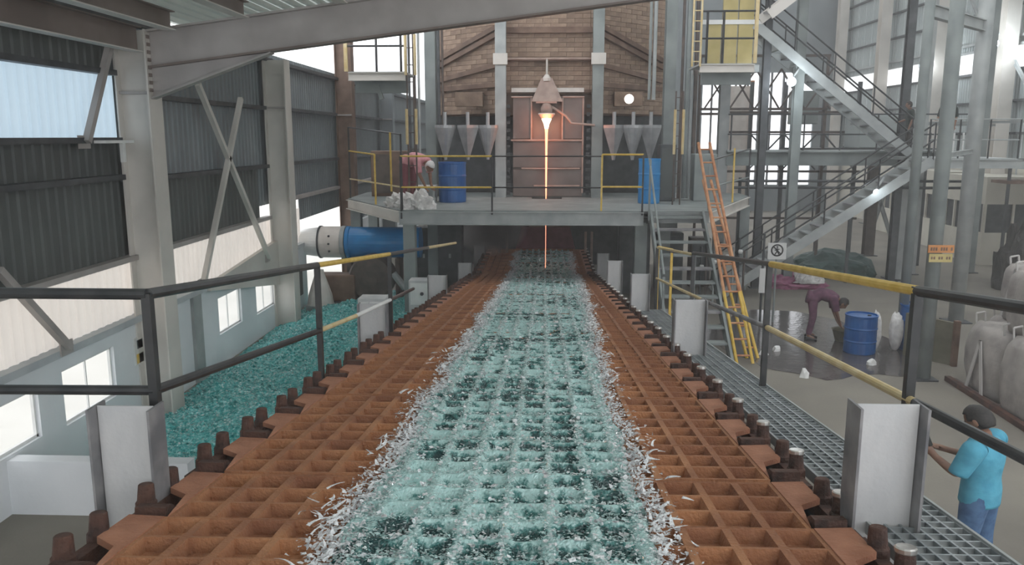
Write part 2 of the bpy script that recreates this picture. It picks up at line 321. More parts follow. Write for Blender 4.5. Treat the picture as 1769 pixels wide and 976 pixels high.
# ================================================================== CONVEYOR
conv = thing('pan_conveyor', 'long inclined conveyor of rusty cast iron pans running to the furnace', 'conveyor', (-.26, 2, 0))
PX0, PX1 = -1.89, 1.37; FL = .165; NC = 15; CW = (PX1 - PX0 - 2 * FL) / NC; PL = .68; D = .06
def pan_mesh():      # local: x across, y along from the pan centre, z = 0 at the rib tops
    mb = MB(); rows = 3; rl = .216; y0 = -rl * 1.5; xs = PX0 + FL
    zf = -D
    for r in range(rows):
        for c in range(NC):
            xa = xs + c * CW; ya = y0 + r * rl; rw, rh = .019, .010
            o = [(xa, ya, 0), (xa + CW, ya, 0), (xa + CW, ya + rl, 0), (xa, ya + rl, 0)]
            i = [(xa + rw, ya + rh, 0), (xa + CW - rw, ya + rh, 0), (xa + CW - rw, ya + rl - rh, 0), (xa + rw, ya + rl - rh, 0)]
            f = [(xa + rw + .014, ya + rh + .016, zf), (xa + CW - rw - .014, ya + rh + .016, zf), (xa + CW - rw - .014, ya + rl - rh - .016, zf), (xa + rw + .014, ya + rl - rh - .016, zf)]
            mb.add(o + i + f, [(0, 1, 5, 4), (1, 2, 6, 5), (2, 3, 7, 6), (3, 0, 4, 7), (4, 5, 9, 8), (5, 6, 10, 9), (6, 7, 11, 10), (7, 4, 8, 11), (8, 9, 10, 11)])
    xe = xs + NC * CW; ye = -y0
    mb.hexa([(xs - .02, y0 - .001, -.13), (xe + .02, y0 - .001, -.13), (xe + .02, ye, -.13), (xs - .02, ye, -.13), (xs - .001, y0 - .001, -.085), (xe + .001, y0 - .001, -.085), (xe + .001, ye, -.085), (xs - .001, ye, -.085)])
    for ya in (y0 - .012, ye): mb.box(xs, xe, ya, ya + .012, -.12, .002)
    return mb
def plain(mb, name, m):
    me = bpy.data.meshes.new(name); me.from_pydata(mb.v, [], mb.f); me.materials.append(M[m]); return me
panme = plain(pan_mesh(), 'pan', 'rust')
def apron(s):
    mb = MB(); xa, xb = (PX0, PX0 + FL) if s < 0 else (PX1 - FL, PX1)
    o, i = (xa, xb) if s < 0 else (xb, xa)
    mb.prism([(i, -.32, .006), (i, .33, .006), (o + s * .0, .33, .012), (o, .06, .012), (i + s * .05, -.02, .006)], (0, 0, -.03))
    return plain(mb, 'apron', 'rust3')
def lug(s):
    o = PX0 if s < 0 else PX1; i = o - s * (FL - .02); a, b = min(o, i), max(o, i); mb = MB()
    mb.hexa([(a, -.31, -.08), (b, -.31, -.08), (b, -.03, -.08), (a, -.03, -.08), (a, -.30, .035), (b, -.30, .035), (b, -.24, .035), (a, -.24, .035)])
    mb.box(min(o, o + s * .06), max(o, o + s * .06), -.33, .33, -.1, -.03)
    return plain(mb, 'side_lug', 'rust2')
def pin(s, y):
    mb = MB(); x = (PX0 - .035) if s < 0 else (PX1 + .035)
    mb.lathe([(.05, -.05), (.05, .0), (.042, .01), (.036, .085), (.03, .09)], (x, y, 0), 12); return plain(mb, 'link_pin', 'rust2')
def capm(y):
    mb = MB(); mb.lathe([(.040, .086), (.042, .09), (.042, .105), (.036, .11)], (PX1 + .035, y, 0), 12); return plain(mb, 'pin_cap', 'cap')
AP, LG, PN, CP = {s: apron(s) for s in (-1, 1)}, {s: lug(s) for s in (-1, 1)}, {(s, y): pin(s, y) for s in (-1, 1) for y in (-.12, .14)}, capm(-.12)
y = 2.05; npan = 0; panpos = []
while y < 27.3:
    flat = y > YB; c = y + (PL / 2 * math.cos(TH))
    o = link('pan', panme, conv); o.location = V((0, c, cz(c))) - wloc(conv); o.rotation_euler.x = 0 if flat else -TH; panpos.append(c)
    o.location.z += .006 * math.sin(npan * 2.4); o.location.x += .004 * math.sin(npan * 3.1)
    for s in (-1, 1):
        link('apron', AP[s], o); link('side_lug', LG[s], o)
        for yy in (-.12, .14): link('link_pin', PN[(s, yy)], o)
    link('pin_cap', CP, o)
    y += PL if flat else PL * math.cos(TH); npan += 1
for s, x in ((-1, PX0 - .02), (1, PX1 + .02)):
    MB().ibeam((x, 1.8, 3.15 - S * 1.8 - .28), (x, YB, cz(YB) - .28), .12, .3).build('side_beam', 'dkgrey', conv)
    MB().ibeam((x, YB, cz(YB) - .28), (x, 27.4, cz(YB) - .28), .12, .3).build('side_beam', 'dkgrey', conv)
    yy = 3.3
    while yy < 27:
        if cz(yy) > .75: MB().ibeam((x, yy, 0), (x, yy, cz(yy) - .43), .14, .14, (0, 1, 0)).build('support_leg', 'grey', conv)
        yy += 4.5
MB().box(PX1 + .06, PX1 + .12, 2, YB, 0, .01).build('floor_rail', 'dkgrey', conv)

# glass band on the conveyor: one cracked sheet, flakes and frosty splinters
def gl(y): return -.86 + .05 * fbm(y * .9, 3) + (.03 * math.sin(y * 3.1))
def gr(y): return (.49 if y < 6 else min(.49 + .028 * (y - 6), .82)) + .06 * fbm(y * 1.1, 9)
def ribn(x, y):      # 0 in the pocket, 1 on a rib
    u = ((x - (PX0 + FL)) / CW) % 1; du = min(u, 1 - u) * CW
    k = min(range(len(panpos)), key=lambda i: abs(panpos[i] - y)) if False else int((y - 2.05) / (PL * math.cos(TH)))
    l = (y - 2.05) - k * PL * math.cos(TH) - .01; v = (l / .216) % 1; dv = min(v, 1 - v) * .216
    return max(0, 1 - du / .046), max(0, 1 - dv / .032)
P = []; F = []; FR = []; nx = 84; ys = []; y = 2.2
while y < 27.0: ys.append(y); y += .014 + .0016 * (y - 2.2)
for j, y in enumerate(ys):
    a, b = gl(y), gr(y)
    for i in range(nx + 1):
        x = a + (b - a) * i / nx; r1, r2 = ribn(x, y); rb = max(r1, r2)
        nz = fbm(x * 9, y * 9); z = cz(y) - .040 + .058 * min(1, rb * 1.6) + .014 * nz; z = max(z, cz(y) + .010) if rb > .42 else z; ed = min(x - a, b - x)
        FR.append(max(0, min(1, rb * 1.0 + .95 * fbm(x * 4, y * 5, 7) + .75 * fbm(x * 1.2, y * .9, 2) + .5 * fbm(x * 14, y * 14, 1) + max(0, .7 - ed * 7))))
        z += .03 * max(0, fbm(x * 1.7, y * 1.1, 5)) * (1 - rb)
        if i in (0, nx): z = cz(y) - .004
        P.append((x, y, z))
for j in range(len(ys) - 1):
    for i in range(nx):
        q = j * (nx + 1) + i; F.append((q, q + 1, q + nx + 2, q + nx + 1))
sh = MB(); sh.v = P; sh.f = F
gso = thing('glass_ribbon', 'cracked pale green glass ribbon lying along the middle of the rusty conveyor', 'glass', (0, 2.2, cz(2.2)))
o = sh.build('fractured_sheet', 'gsheet', gso, True); tag(o, kind='stuff'); at_ = o.data.attributes.new('frost', 'FLOAT', 'POINT'); at_.data.foreach_set('value', FR)
def flakes(n, posfn, smin, smax, tilt, thick=0):
    P = []; F = []
    for k in range(n):
        p, sc_ = posfn()
        if p is None: continue
        s = random.uniform(smin, smax) * sc_; az = random.uniform(0, 2 * PI); ti = random.gauss(0, tilt)
        ax = V((math.cos(az), math.sin(az), 0)); m = Matrix.Rotation(ti, 3, ax); nv = random.choice((3, 4, 4, 5)); base = len(P); off = random.uniform(0, 6)
        for i in range(nv):
            t = off + 2 * PI * i / nv + random.uniform(-.4, .4); q = V((math.cos(t) * s * random.uniform(.6, 1.2), math.sin(t) * s * random.uniform(.4, 1), 0)); P.append(tuple(V(p) + m @ q))
        F.append(tuple(range(base, base + nv)))
    mb = MB(); mb.v = P; mb.f = F; return mb
def ypick(a=2.3, b=26.8, pw=1.7): return a + (b - a) * random.random() ** pw
def pf():
    y = ypick(); a, b = gl(y), gr(y); x = random.uniform(a, b); r1, r2 = ribn(x, y); e = max(r1, r2)
    edge = min(x - a, b - x); 
    pr = .06 + .8 * e + .6 * max(0, fbm(x * 4, y * 5, 7)) + .5 * max(0, fbm(x * 1.7, y * 1.1, 5)) * 2 + (.5 if edge < .12 else 0)
    if random.random() > pr: return None, 0
    return (x, y, cz(y) - .02 + .042 * min(1, e * 1.5) + random.uniform(0, .016)), .7 + .05 * y
tag(flakes(120000, pf, .004, .013, .5).build('glass_flakes', 'gflake', gso), kind='stuff')
tag(flakes(9000, pf, .012, .026, .7).build('bright_glints', 'gwhite', gso), kind='stuff')
def pe():
    y = ypick(2.3, 26.5, 1.5); s = random.random() < .5; e = abs(random.gauss(0, .055)); d = random.choice((1, -1)) * e
    x = (gl(y) + d - .01) if s else (gr(y) + d + .02); return (x, y, cz(y) + random.uniform(0, .035)), .7 + .05 * y
tag(flakes(16000, pe, .006, .018, .8).build('edge_flakes', 'gwhite', gso), kind='stuff')
P = []; F = []
clus = [(random.random() < .5, ypick(2.4, 26, 1.15), random.uniform(.3, 1.3)) for _ in range(150)] + [(True, 3.6, 1.6), (True, 8.1, 2.0), (False, 3.5, 1.7), (True, 4.6, 1.3), (False, 4.3, 1.2), (True, 2.95, 1.4)]
for (s, yc, g) in clus:
    for k in range(int(7 + 9 * g)):
        y = yc + random.gauss(0, .12 + .07 * g); e = (gl(y) if s else gr(y)) + (-1 if s else 1) * abs(random.gauss(.02, .06 * g)); z = cz(y) + random.uniform(.0, .03)
        L = random.uniform(.03, .08) * (.6 + .35 * g) * (1 + .05 * yc); az = random.uniform(0, 2 * PI); el = random.uniform(-.1, .8); wd = random.uniform(.004, .012) * (1 + .04 * yc); p = V((e, y, z)); cu = random.uniform(-1.2, 1.2); base = len(P)
        for i in range(5):
            d = V((math.cos(az + cu * i / 4), math.sin(az + cu * i / 4), math.sin(el) * (1 - i / 3))); sd = V((-d.y, d.x, .3)).normalized() * wd * (1 - i / 5)
            P += [tuple(p + sd), tuple(p - sd)]; p = p + d.normalized() * L / 4
        F += [(base + 2 * i, base + 2 * i + 1, base + 2 * i + 3, base + 2 * i + 2) for i in range(4)]
mb = MB(); mb.v = P; mb.f = F; tag(mb.build('glass_splinters', 'gwhite', gso), kind='stuff')
# hood and back of the pour
t = thing('pour_hood', 'dark maroon hood over the far end of the conveyor under the platform', 'hood', (.1, 26.8, 0))
MB().hexa([(-.95, 27.1, cz(27) + .02), (1.05, 27.1, cz(27) + .02), (1.05, 28.2, cz(27)), (-.95, 28.2, cz(27)), (-.75, 26.7, 1.55), (.85, 26.7, 1.55), (.85, 28.2, 1.55), (-.75, 28.2, 1.55)]).build('hood_box', 'maroon', t, bevel=.02)
MB().box(-1.6, -.95, 27.1, 27.2, 0, 2.3).build('side_screen', 'dkgrey', t); MB().box(1.05, 1.7, 27.1, 27.2, 0, 2.3).build('side_screen', 'dkgrey', t)
MB().box(-.8, .9, 26.6, 28.2, 1.55, 1.62).build('lid', 'wood', t)
for x in (-1.45, -1.2, 1.35, 1.55): MB().tube((x, 26.2, .2), (x, 26.2, 1.45), .04, 8).build('side_pipe', 'pinkcap', t)

# beam stubs beside the conveyor
def stub(x, y, z0, z1, face, label, wd=.28):
    t = thing('beam_stub', label, 'steel post', (x, y, z0), 'white beam stubs along the conveyor')
    MB().box(x - wd / 2 + .01, x + wd / 2 - .01, y - .004, y + .004, z0, z1).build('web', 'plate', t)
    for s in (-1, 1):
        MB().box(x + s * wd / 2 - .006, x + s * wd / 2 + .006, y - .08, y + .08, z0, z1).build('flange', 'platedk', t)
rl = ['nearest white H beam stub right of the conveyor, standing on the grating', 'second white beam stub on the right side, before the yellow ladder feet', 'third white beam stub on the right, below the yellow posts', 'fourth white beam stub on the right, under the platform', 'farthest and smallest white beam stub on the right side']
ll = ['nearest large grey-white beam stub left of the conveyor at the near railing corner', 'second beam stub on the left, stained brownish grey beside the green cullet', 'third beam stub on the left, behind the third railing post', 'fourth white beam stub on the left, under the platform', 'farthest white beam stub on the left side']
for i, (Y, wd, hh) in enumerate(((3.52, .29, .56), (8.4, .33, .58), (12.8, .29, .59), (17.4, .31, .60), (20.9, .30, .64))): stub(1.54, Y, cz(Y) - .45, cz(Y) + hh, 1, rl[i], wd)
for i, (Y, wd, hh) in enumerate(((3.75, .30, .45), (9.5, .34, .40), (15.4, .36, .38), (20.9, .36, .37), (25.6, .36, .33))): stub(-2.06, Y, cz(Y) - .6, cz(Y) + hh, -1, ll[i], wd)

# grating walkway on the right
t = thing('grating_walkway', 'grey steel grating walkway sloping along the right side of the conveyor', 'walkway', (1.7, 2, cz(2)))
g0, g1 = 1.50, 1.90
def gz(y): return cz(y) - .01
y = 2.2; mb = MB()
while y < 13: mb.bar((g0, y, gz(y) - .015), (g1, y, gz(y) - .015), .008, .03); y += .075
mb.build('cross_bars', 'grate', t)['kind'] = 'stuff'
k = 0
for i in range(7):
    x = g0 + (g1 - g0) * i / 6; MB().bar((x, 2.2, gz(2.2) - .015), (x, 13, gz(13) - .015), .010, .03).build('bearing_bar', 'grate', t)
for x in (g0 - .01, g1 + .01): MB().bar((x, 2.2, gz(2.2) - .02), (x, 13, gz(13) - .02), .015, .06).build('edge_bar', 'grey', t)
for y in (5, 9, 13): MB().box(g0, g1, y - .03, y + .03, gz(y) - .12, gz(y) - .04).build('support', 'dkgrey', t)
for y in (5, 9, 13): MB().box(g1 - .06, g1, y - .03, y + .03, 0, gz(y) - .1).build('support_leg', 'dkgrey', t)

# railings
def railing(name, label, posts, rails, loc, pw=.045, group=None):
    t = thing(name, label, 'railing', loc, group)
    for p in posts:
        x, y, z0, z1 = p[:4]; MB().box(x - pw / 2, x + pw / 2, y - pw / 2, y + pw / 2, z0, z1).build('post', p[4] if len(p) > 4 else 'black', t)
    for (pts, r, m) in rails: MB().path(pts, r, 10).build('rail', m, t)
    return t
zr = lambda y, h: cz(y) + h
RX = 1.88
railing('safety_railing', 'black and yellow tube railing on the right side of the conveyor walkway',
    [(RX, 4.08, cz(4.08) - .1, zr(4.08, 1.05)), (RX, 6.75, cz(6.75) - .1, zr(6.75, 1.04)), (RX + .08, 10.6, cz(10.6) - .1, zr(10.6, 1.0)), (RX, 13.4, cz(13.4) - .4, zr(13.4, 1.0))],
    [([(RX, 4.08, zr(4.08, 1.03)), (RX, 6.7, zr(6.7, 1.04))], .027, 'yellow'), ([(RX, 6.7, zr(6.7, 1.04)), (RX + .08, 10.6, zr(10.6, 1.0))], .024, 'black'), ([(RX, 1.2, zr(1.2, 1.05)), (RX, 4.08, zr(4.08, 1.03))], .027, 'black'),
     ([(RX + .08, 10.6, zr(10.6, .98)), (RX, 13.4, zr(13.4, 1.0))], .02, 'yellow2'),
     ([(RX, 4.0, zr(4, .46)), (RX, 6.7, zr(6.7, .5))], .024, 'yellow2'), ([(RX, 1.2, zr(1.2, .42)), (RX, 4.0, zr(4, .46))], .025, 'black'), ([(RX, 6.7, zr(6.7, .5)), (RX, 9.5, zr(9.5, .48))], .022, 'platedk'), ([(RX, 9.5, zr(9.5, .48)), (RX, 13.4, zr(13.4, .48))], .02, 'yellow2')], (RX, 2, cz(2)))
LX = -1.96
railing('safety_railing', 'black tube railing with one yellow length on the left side of the conveyor',
    [(LX, 3.86, cz(3.7) - .15, zr(3.7, .99)), (LX, 6.85, cz(6.85) - .15, zr(6.85, 1.0)), (LX + .1, 9.6, cz(9.6) - .2, zr(9.6, 1.0))],
    [([(-6.0, 3.86, zr(3.7, .985)), (LX, 3.86, zr(3.7, .985)), (LX, 6.85, zr(6.85, 1.0))], .028, 'black'), ([(LX, 6.85, zr(6.85, 1.0)), (LX + .1, 9.6, zr(9.6, 1.0))], .024, 'yellow'), ([(LX + .1, 9.6, zr(9.6, 1.0)), (LX + .15, 12.5, zr(12.5, 1.0))], .024, 'black'), ([(LX + .15, 12.5, zr(12.5, 1.0)), (LX + .2, 16, zr(16, 1.0))], .024, 'yellow2'),
     ([(-6.0, 3.86, zr(3.7, .46)), (LX, 3.86, zr(3.7, .49)), (LX, 6.85, zr(6.85, .42))], .025, 'black'), ([(LX, 6.85, zr(6.85, .42)), (LX + .05, 8.0, zr(8.0, .42))], .022, 'yellow2'), ([(LX + .05, 8.0, zr(8.0, .42)), (LX + .1, 9.6, zr(9.6, .44))], .022, 'white'), ([(LX + .1, 9.6, zr(9.6, .44)), (LX + .12, 11.2, zr(11.2, .45))], .022, 'black')], (LX, 3.7, cz(3.7)))

# green cullet heap on the left
mb = MB(); nx, ny = 60, 120; x0, x1, y0, y1 = -6.38, -2.1, 9.15, 23.5
def hz(x, y):
    u = (x - x0) / (x1 - x0); v = (y - y0) / (y1 - y0); e = min(1, u * 5 + .1, (1 - u) * 7 + .1) * min(1, v * 9, (1 - v) * 5)
    return -.02 + e * (.14 + .35 * math.sin(u * PI) * (.6 + .5 * fbm(x * .5, y * .35)) + .10 * fbm(x * 1.5, y * 1.5))
for j in range(ny + 1):
    for i in range(nx + 1): x = x0 + (x1 - x0) * i / nx; y = y0 + (y1 - y0) * j / ny; mb.v.append((x, y, hz(x, y)))
mb.f = [(j * (nx + 1) + i, j * (nx + 1) + i + 1, (j + 1) * (nx + 1) + i + 1, (j + 1) * (nx + 1) + i) for j in range(ny) for i in range(nx)]
ct = thing('cullet_heap', 'heap of broken turquoise glass on the floor between conveyor and left wall', 'broken glass', (-4.2, 9.2, 0))
tag(mb.build('heap_body', 'cullet', ct), kind='stuff')
def pc():
    y = y0 + .3 + (y1 - y0 - .6) * random.random() ** 1.3; x = random.uniform(x0 + .05, x1 - .1); return (x, y, hz(x, y) + .012), .8 + .03 * y
tag(flakes(42000, pc, .014, .036, .7).build('cullet_pieces', 'cullet', ct), kind='stuff')
tag(flakes(7000, pc, .012, .026, .8).build('glinting_pieces', 'gflake', ct), kind='stuff')

# ================================================================== FURNACE AND PLATFORM
PZ = 2.78
pt = thing('furnace_platform', 'grey steel working platform in front of the furnace, over the conveyor', 'platform', (0, 19, 0))
dk = MB(); poly = [(-3.4, 19), (3.85, 19), (5.95, 24), (5.95, 25.2), (-5.5, 25.2), (-5.5, 22.6)]
def quad(pl): dk.prism([(x, y, PZ - .03) for x, y in pl], (0, 0, .03))
quad([(-3.4, 19), (-.35, 19), (-.35, 25.2), (-3.4, 25.2)]); quad([(.5, 19), (3.85, 19), (3.85, 25.2), (.5, 25.2)]); quad([(-.35, 19), (.5, 19), (.5, 22.7), (-.35, 22.7)]); quad([(-.35, 23.4), (.5, 23.4), (.5, 25.2), (-.35, 25.2)])
quad([(3.85, 19), (5.95, 24), (5.95, 25.2), (3.85, 25.2)]); quad([(-3.4, 19), (-3.4, 25.2), (-5.5, 25.2), (-5.5, 22.6)])
dk.build('deck_plate', 'bluegrey', pt)
def pb(a, b, h=.3, m='grey'): MB().ibeam((a[0], a[1], PZ - .03 - h / 2), (b[0], b[1], PZ - .03 - h / 2), .14, h).build('edge_beam', m, pt)
pb((-3.42, 19), (2.32, 19), .31); pb((-3.4, 19), (-5.5, 22.6), .26, 'cream'); pb((3.85, 19.1), (5.95, 24), .26, 'cream'); pb((2.45, 19.08), (3.85, 19.08), .25)
for y in (20.5, 22, 24): pb((-4.2, y), (4.0, y), .22, 'dkgrey')
for (x, y, z1) in ((-3.2, 19.15, PZ - .3), (2.28, 19.15, PZ - .3), (5.85, 24, PZ - .3), (-5.3, 22.7, PZ - .3), (-5.3, 25, PZ - .3), (3.9, 24.8, PZ - .3)):
    MB().ibeam((x, y, 0), (x, y, z1), .28, .28, (0, 1, 0), .03).build('leg', 'bluegrey', pt)
def rl2(name, lab, posts, rails, loc): return railing(name, lab, posts, rails, loc, .04, 'platform railings')
T1, T2 = PZ + 1.26, PZ + .54
rl2('platform_railing', 'front railing of the furnace platform, yellow lengths at both ends and black in the middle',
    [(-3.36, 18.98, PZ - .2, T1), (-1.22, 18.98, PZ - .1, T1), (2.28, 18.98, PZ - .1, T1 + .04)] + [(1.33, 18.98, PZ, T1 + .04, 'yellow')],
    [([(-3.36, 18.98, T1), (-1.22, 18.98, T1)], .022, 'yellow'), ([(-1.22, 18.98, T1), (1.33, 18.98, T1)], .017, 'black'), ([(1.33, 18.98, T1 + .04), (2.28, 18.98, T1 + .04)], .022, 'yellow'),
     ([(-3.36, 18.98, T2), (-1.22, 18.98, T2)], .022, 'yellow'), ([(-1.22, 18.98, T2), (1.33, 18.98, T2)], .017, 'black'), ([(1.33, 18.98, T2 + .02), (2.28, 18.98, T2 + .02)], .022, 'yellow')], (0, 18.98, PZ))
rl2('platform_railing', 'left angled railing of the furnace platform with black and yellow posts',
    [(-3.36, 19.1, PZ, T1 + .5), (-5.45, 22.7, PZ - .1, T1 + .7), (-4.3, 20.6, PZ, T1, 'yellow'), (-3.7, 19.6, PZ + .4, T1 + .55, 'yellow')],
    [([(-3.36, 19.1, T1 + .5), (-5.45, 22.7, T1 + .7)], .018, 'black'), ([(-4.3, 20.6, T1), (-5.45, 22.7, T1 + .05)], .022, 'yellow'), ([(-3.4, 19.1, T2), (-5.45, 22.7, T2)], .02, 'yellow2')], (-4.4, 20.8, PZ))
rl2('platform_railing', 'right angled railing of the furnace platform, black with one yellow post',
    [(3.85, 19.2, PZ, T1 - .1, 'bluegrey'), (4.95, 21.6, PZ, T1 + .15, 'yellow'), (5.95, 24, PZ, T1 + .1)],
    [([(3.85, 19.2, T1 - .1), (5.95, 24, T1 + .1)], .02, 'black'), ([(3.85, 19.2, T2), (5.95, 24, T2)], .02, 'bluegrey')], (4.9, 21.5, PZ))
rl2('stair_post_pair', 'pair of yellow posts at the foot of the platform stairs', [(1.95, 13.8, 0, cz(13.8) + 1.0, 'yellow'), (2.15, 13.6, 0, cz(13.6) + .9, 'yellow'), (2.2, 13.9, 0, cz(13.8) + .9)], [([(1.95, 13.8, cz(13.8) + 1.0), (2.2, 13.8, cz(13.8) + .95)], .02, 'yellow')], (2, 13.8, 1))

def stairs(name, label, a, b, wd, n, m='grey', rails=True, railm='black', rh=1.0):
    # a = foot centre, b = head centre, run along a horizontal direction
    t = thing(name, label, 'stairs', a); A, B = V(a), V(b); h = V((B.x - A.x, B.y - A.y, 0)); hd = h.normalized(); sd = V((-hd.y, hd.x, 0))
    for s in (-1, 1): MB().bar(A + sd * s * wd / 2, B + sd * s * wd / 2, .05, .26).build('stringer', m, t)
    for k in range(n):
        f = (k + .7) / n; c = A + (B - A) * f; d = .13
        p = [c - hd * d - sd * (wd / 2 - .03), c + hd * d - sd * (wd / 2 - .03), c + hd * d + sd * (wd / 2 - .03), c - hd * d + sd * (wd / 2 - .03)]
        MB().prism(p, (0, 0, .04)).build('tread', m if k % 3 else 'platedk', t)
    if rails:
        for s in (-1, 1):
            o = sd * s * wd / 2
            for hh in (rh, rh * .55): MB().tube(A + o + V((0, 0, hh)), B + o + V((0, 0, hh)), .024, 8).build('handrail', railm, t)
            q = max(2, int((B - A).length / 1.4))
            for k in range(q + 1): c = A + (B - A) * (k / q) + o; MB().tube(c, c + V((0, 0, rh)), .022, 6).build('baluster', railm, t)
    return t
stairs('platform_stairs', 'steep grey-green steel stairs right of the conveyor up to the furnace platform', (3.08, 15.3, 0), (3.08, 19.0, PZ - .08), 1.2, 11, 'bluegrey', False)
railing('stair_handrail', 'bluish steel handrail on the left of the platform stairs', [(2.42, 18.8, PZ - .2, PZ + 1.2, 'bluegrey'), (2.42, 16.2, .6, 1.7, 'bluegrey')], [([(2.42, 19, PZ + 1.2), (2.42, 16.2, 1.75)], .025, 'bluegrey')], (2.42, 17, 1))

# furnace body
fu = thing('glass_furnace', 'tall refractory brick furnace held by grey steel columns behind the platform', 'furnace', (.1, 24, 0))
FC = .1
bm1 = plain(MB().box(0, .44, 0, .12, 0, .122), 'brick', 'brick'); bm2 = plain(MB().box(0, .44, 0, .12, 0, .122), 'brick', 'brick2')
bm3 = plain(MB().box(0, .215, 0, .12, 0, .122), 'brick', 'brick'); cnt = 0
def brickrow(p0, p1, z, odd):
    global cnt
    d = V((p1[0] - p0[0], p1[1] - p0[1], 0)); L = d.length; an = math.atan2(d.y, d.x); x = 0
    seq = [.225] if odd else []
    while x < L - .1:
        w_ = .225 if (x == 0 and odd) or L - x < .4 else .45
        o = link('brick', bm3 if w_ < .3 else random.choice((bm1, bm1, bm2)), fu); q = V((p0[0], p0[1], z)) + d.normalized() * x
        nrm = V((d.y, -d.x, 0)).normalized(); o.location = q - wloc(fu) + nrm * random.uniform(0, .018); o.rotation_euler.z = an; x += w_; cnt += 1
zz = 5.15; k = 0
cL, cR = (FC - 1.3, 23.7), (FC + 1.3, 23.7)
while zz < 8.6:
    if zz > 5.55: brickrow(cL, cR, zz, k % 2)
    brickrow((FC - 3.6, 25.9), (FC - 1.42, 23.9), zz, k % 2); brickrow((FC + 1.42, 23.9), (FC + 3.6, 25.9), zz, k % 2)
    zz += .13 if zz < 7.2 else .13; k += 1
core = MB().prism([(FC - 3.6, 26.1, 5.1), (FC - 1.42, 24.06, 5.1), (FC - 1.3, 23.85, 5.1), (FC + 1.3, 23.85, 5.1), (FC + 1.42, 24.06, 5.1), (FC + 3.6, 26.1, 5.1), (FC + 3.6, 30, 5.1), (FC - 3.6, 30, 5.1)], (0, 0, 3.9)); core.build('core', 'wood', fu)
MB().box(FC - 3.6, FC + 3.6, 25.6, 26.1, 2.8, 5.1).build('void_shade_sheet', 'dkgrey', fu)  # dark sheet stands in for the shaded void behind the hoppers
MB().box(FC - 3.6, FC + 3.6, 28.6, 28.8, 0, 2.8).build('base_wall', 'dkgrey', fu)
for x, m in ((FC - 1.34, 'grey'), (FC + 1.37, 'bluegrey'), (FC - 3.3, 'bluegrey'), (FC + 3.35, 'bluegrey')):
    MB().ibeam((x, 23.3, PZ if abs(x - FC) < 2 else 0), (x, 23.3, 9.3), .30, .36, (0, 1, 0), .03).build('buckstay', m, fu)
    if abs(x - FC) < 2: MB().box(x - .2, x + .2, 23.06, 23.12, 6.45, 6.75).build('splice_plate', 'cream', fu)
for z, h in ((7.42, .16), (6.62, .10), (5.75, .08)): MB().box(FC - 1.2, FC + 1.2, 23.52, 23.68, z - h / 2, z + h / 2).build('tie_beam', 'wood', fu)
for s in (-1, 1):
    for za, zb_ in ((7.55, 6.75), (7.35, 6.55), (6.50, 6.15), (5.95, 5.9)):
        MB().bar((FC + s * 1.45, 23.78, za), (FC + s * 3.5, 25.7, zb_), .10, .13).build('tie_beam', 'wood', fu)
    MB().box(min(FC + s * 1.9, FC + s * 2.7), max(FC + s * 1.9, FC + s * 2.7), 23.95, 24.4, 5.35, 5.75).build('peep_block', 'brick2', fu)
MB().tube((FC - 1.3, 23.45, 6.63), (FC + 1.3, 23.45, 6.63), .03, 8).build('pipe', 'pinkcap', fu); MB().tube((FC - .05, 23.45, 6.2), (FC - .05, 23.45, 6.65), .03, 8).build('pipe', 'cream', fu)
MB().lathe([(.12, 6.02), (.12, 6.1), (.05, 6.2)], (FC - .05, 23.4, 0), 14).build('valve', 'ductend', fu)
MB().hexa([(FC - .48, 23.2, 5.45), (FC + .4, 23.2, 5.45), (FC + .4, 23.6, 5.45), (FC - .48, 23.6, 5.45), (FC - .2, 23.35, 6.1), (FC + .1, 23.35, 6.1), (FC + .1, 23.6, 6.1), (FC - .2, 23.6, 6.1)]).build('spout_cover', 'pinkcap', fu)
# tapping panel
for (x0_, x1_, z0_, z1_) in ((-1.0, -.5, 4.42, 5.55), (.42, .98, 4.42, 5.55), (-1.0, .98, 3.62, 4.34), (-1.0, .98, 2.8, 3.56)): MB().box(FC + x0_, FC + x1_, 23.32, 23.36, z0_, z1_).build('shield_plate', 'panel', fu, bevel=.01)
MB().box(FC - 1.0, FC + .98, 23.40, 23.46, 2.8, 5.6).build('shield_back', 'brownbeam', fu)
for (a, b) in (((-1.05, 5.58), (-.45, 5.58)), ((.4, 5.58), (1.0, 5.58)), ((-1.05, 4.38), (1.0, 4.38)), ((-.75, 3.59), (.9, 3.59)), ((-.4, 3.1), (.9, 3.1))): MB().tube((FC + a[0], 23.28, a[1]), (FC + b[0], 23.28, b[1]), .025, 8).build('frame_bar', 'pinkcap', fu)
for x in (-.48, .4, .98): MB().tube((FC + x, 23.28, 4.38 if x < .9 else 2.9), (FC + x, 23.28, 5.55), .025, 8).build('frame_bar', 'pinkcap', fu)
MB().box(FC - 1.05, FC - .3, 23.5, 23.58, 5.72, 5.84).build('ledge', 'ductend', fu); MB().box(FC + .2, FC + 1.0, 23.5, 23.58, 5.72, 5.84).build('ledge', 'ductend', fu)
SX = .05
MB().lathe([(.05, 5.12), (.15, 5.15), (.17, 5.25), (.12, 5.38), (.05, 5.42)], (SX, 23.1, 0), 16).build('spout_ball', 'pinkcap', fu, True); MB().box(SX - .3, SX + .28, 23.0, 23.3, 5.4, 5.45).build('spout_lip', 'pinkcap', fu)
MB().lathe([(.05, 4.93), (.16, 5.0), (.24, 5.1), (.22, 5.13)], (SX, 23.05, 0), 18).build('spout_ring', 'ductend', fu)
MB().path([(SX + .15, 23.1, 5.3), (.6, 23.1, 5.05), (.75, 23.1, 4.85), (1.4, 23.1, 4.8)], .03, 8).build('cooling_pipe', 'pinkcap', fu)
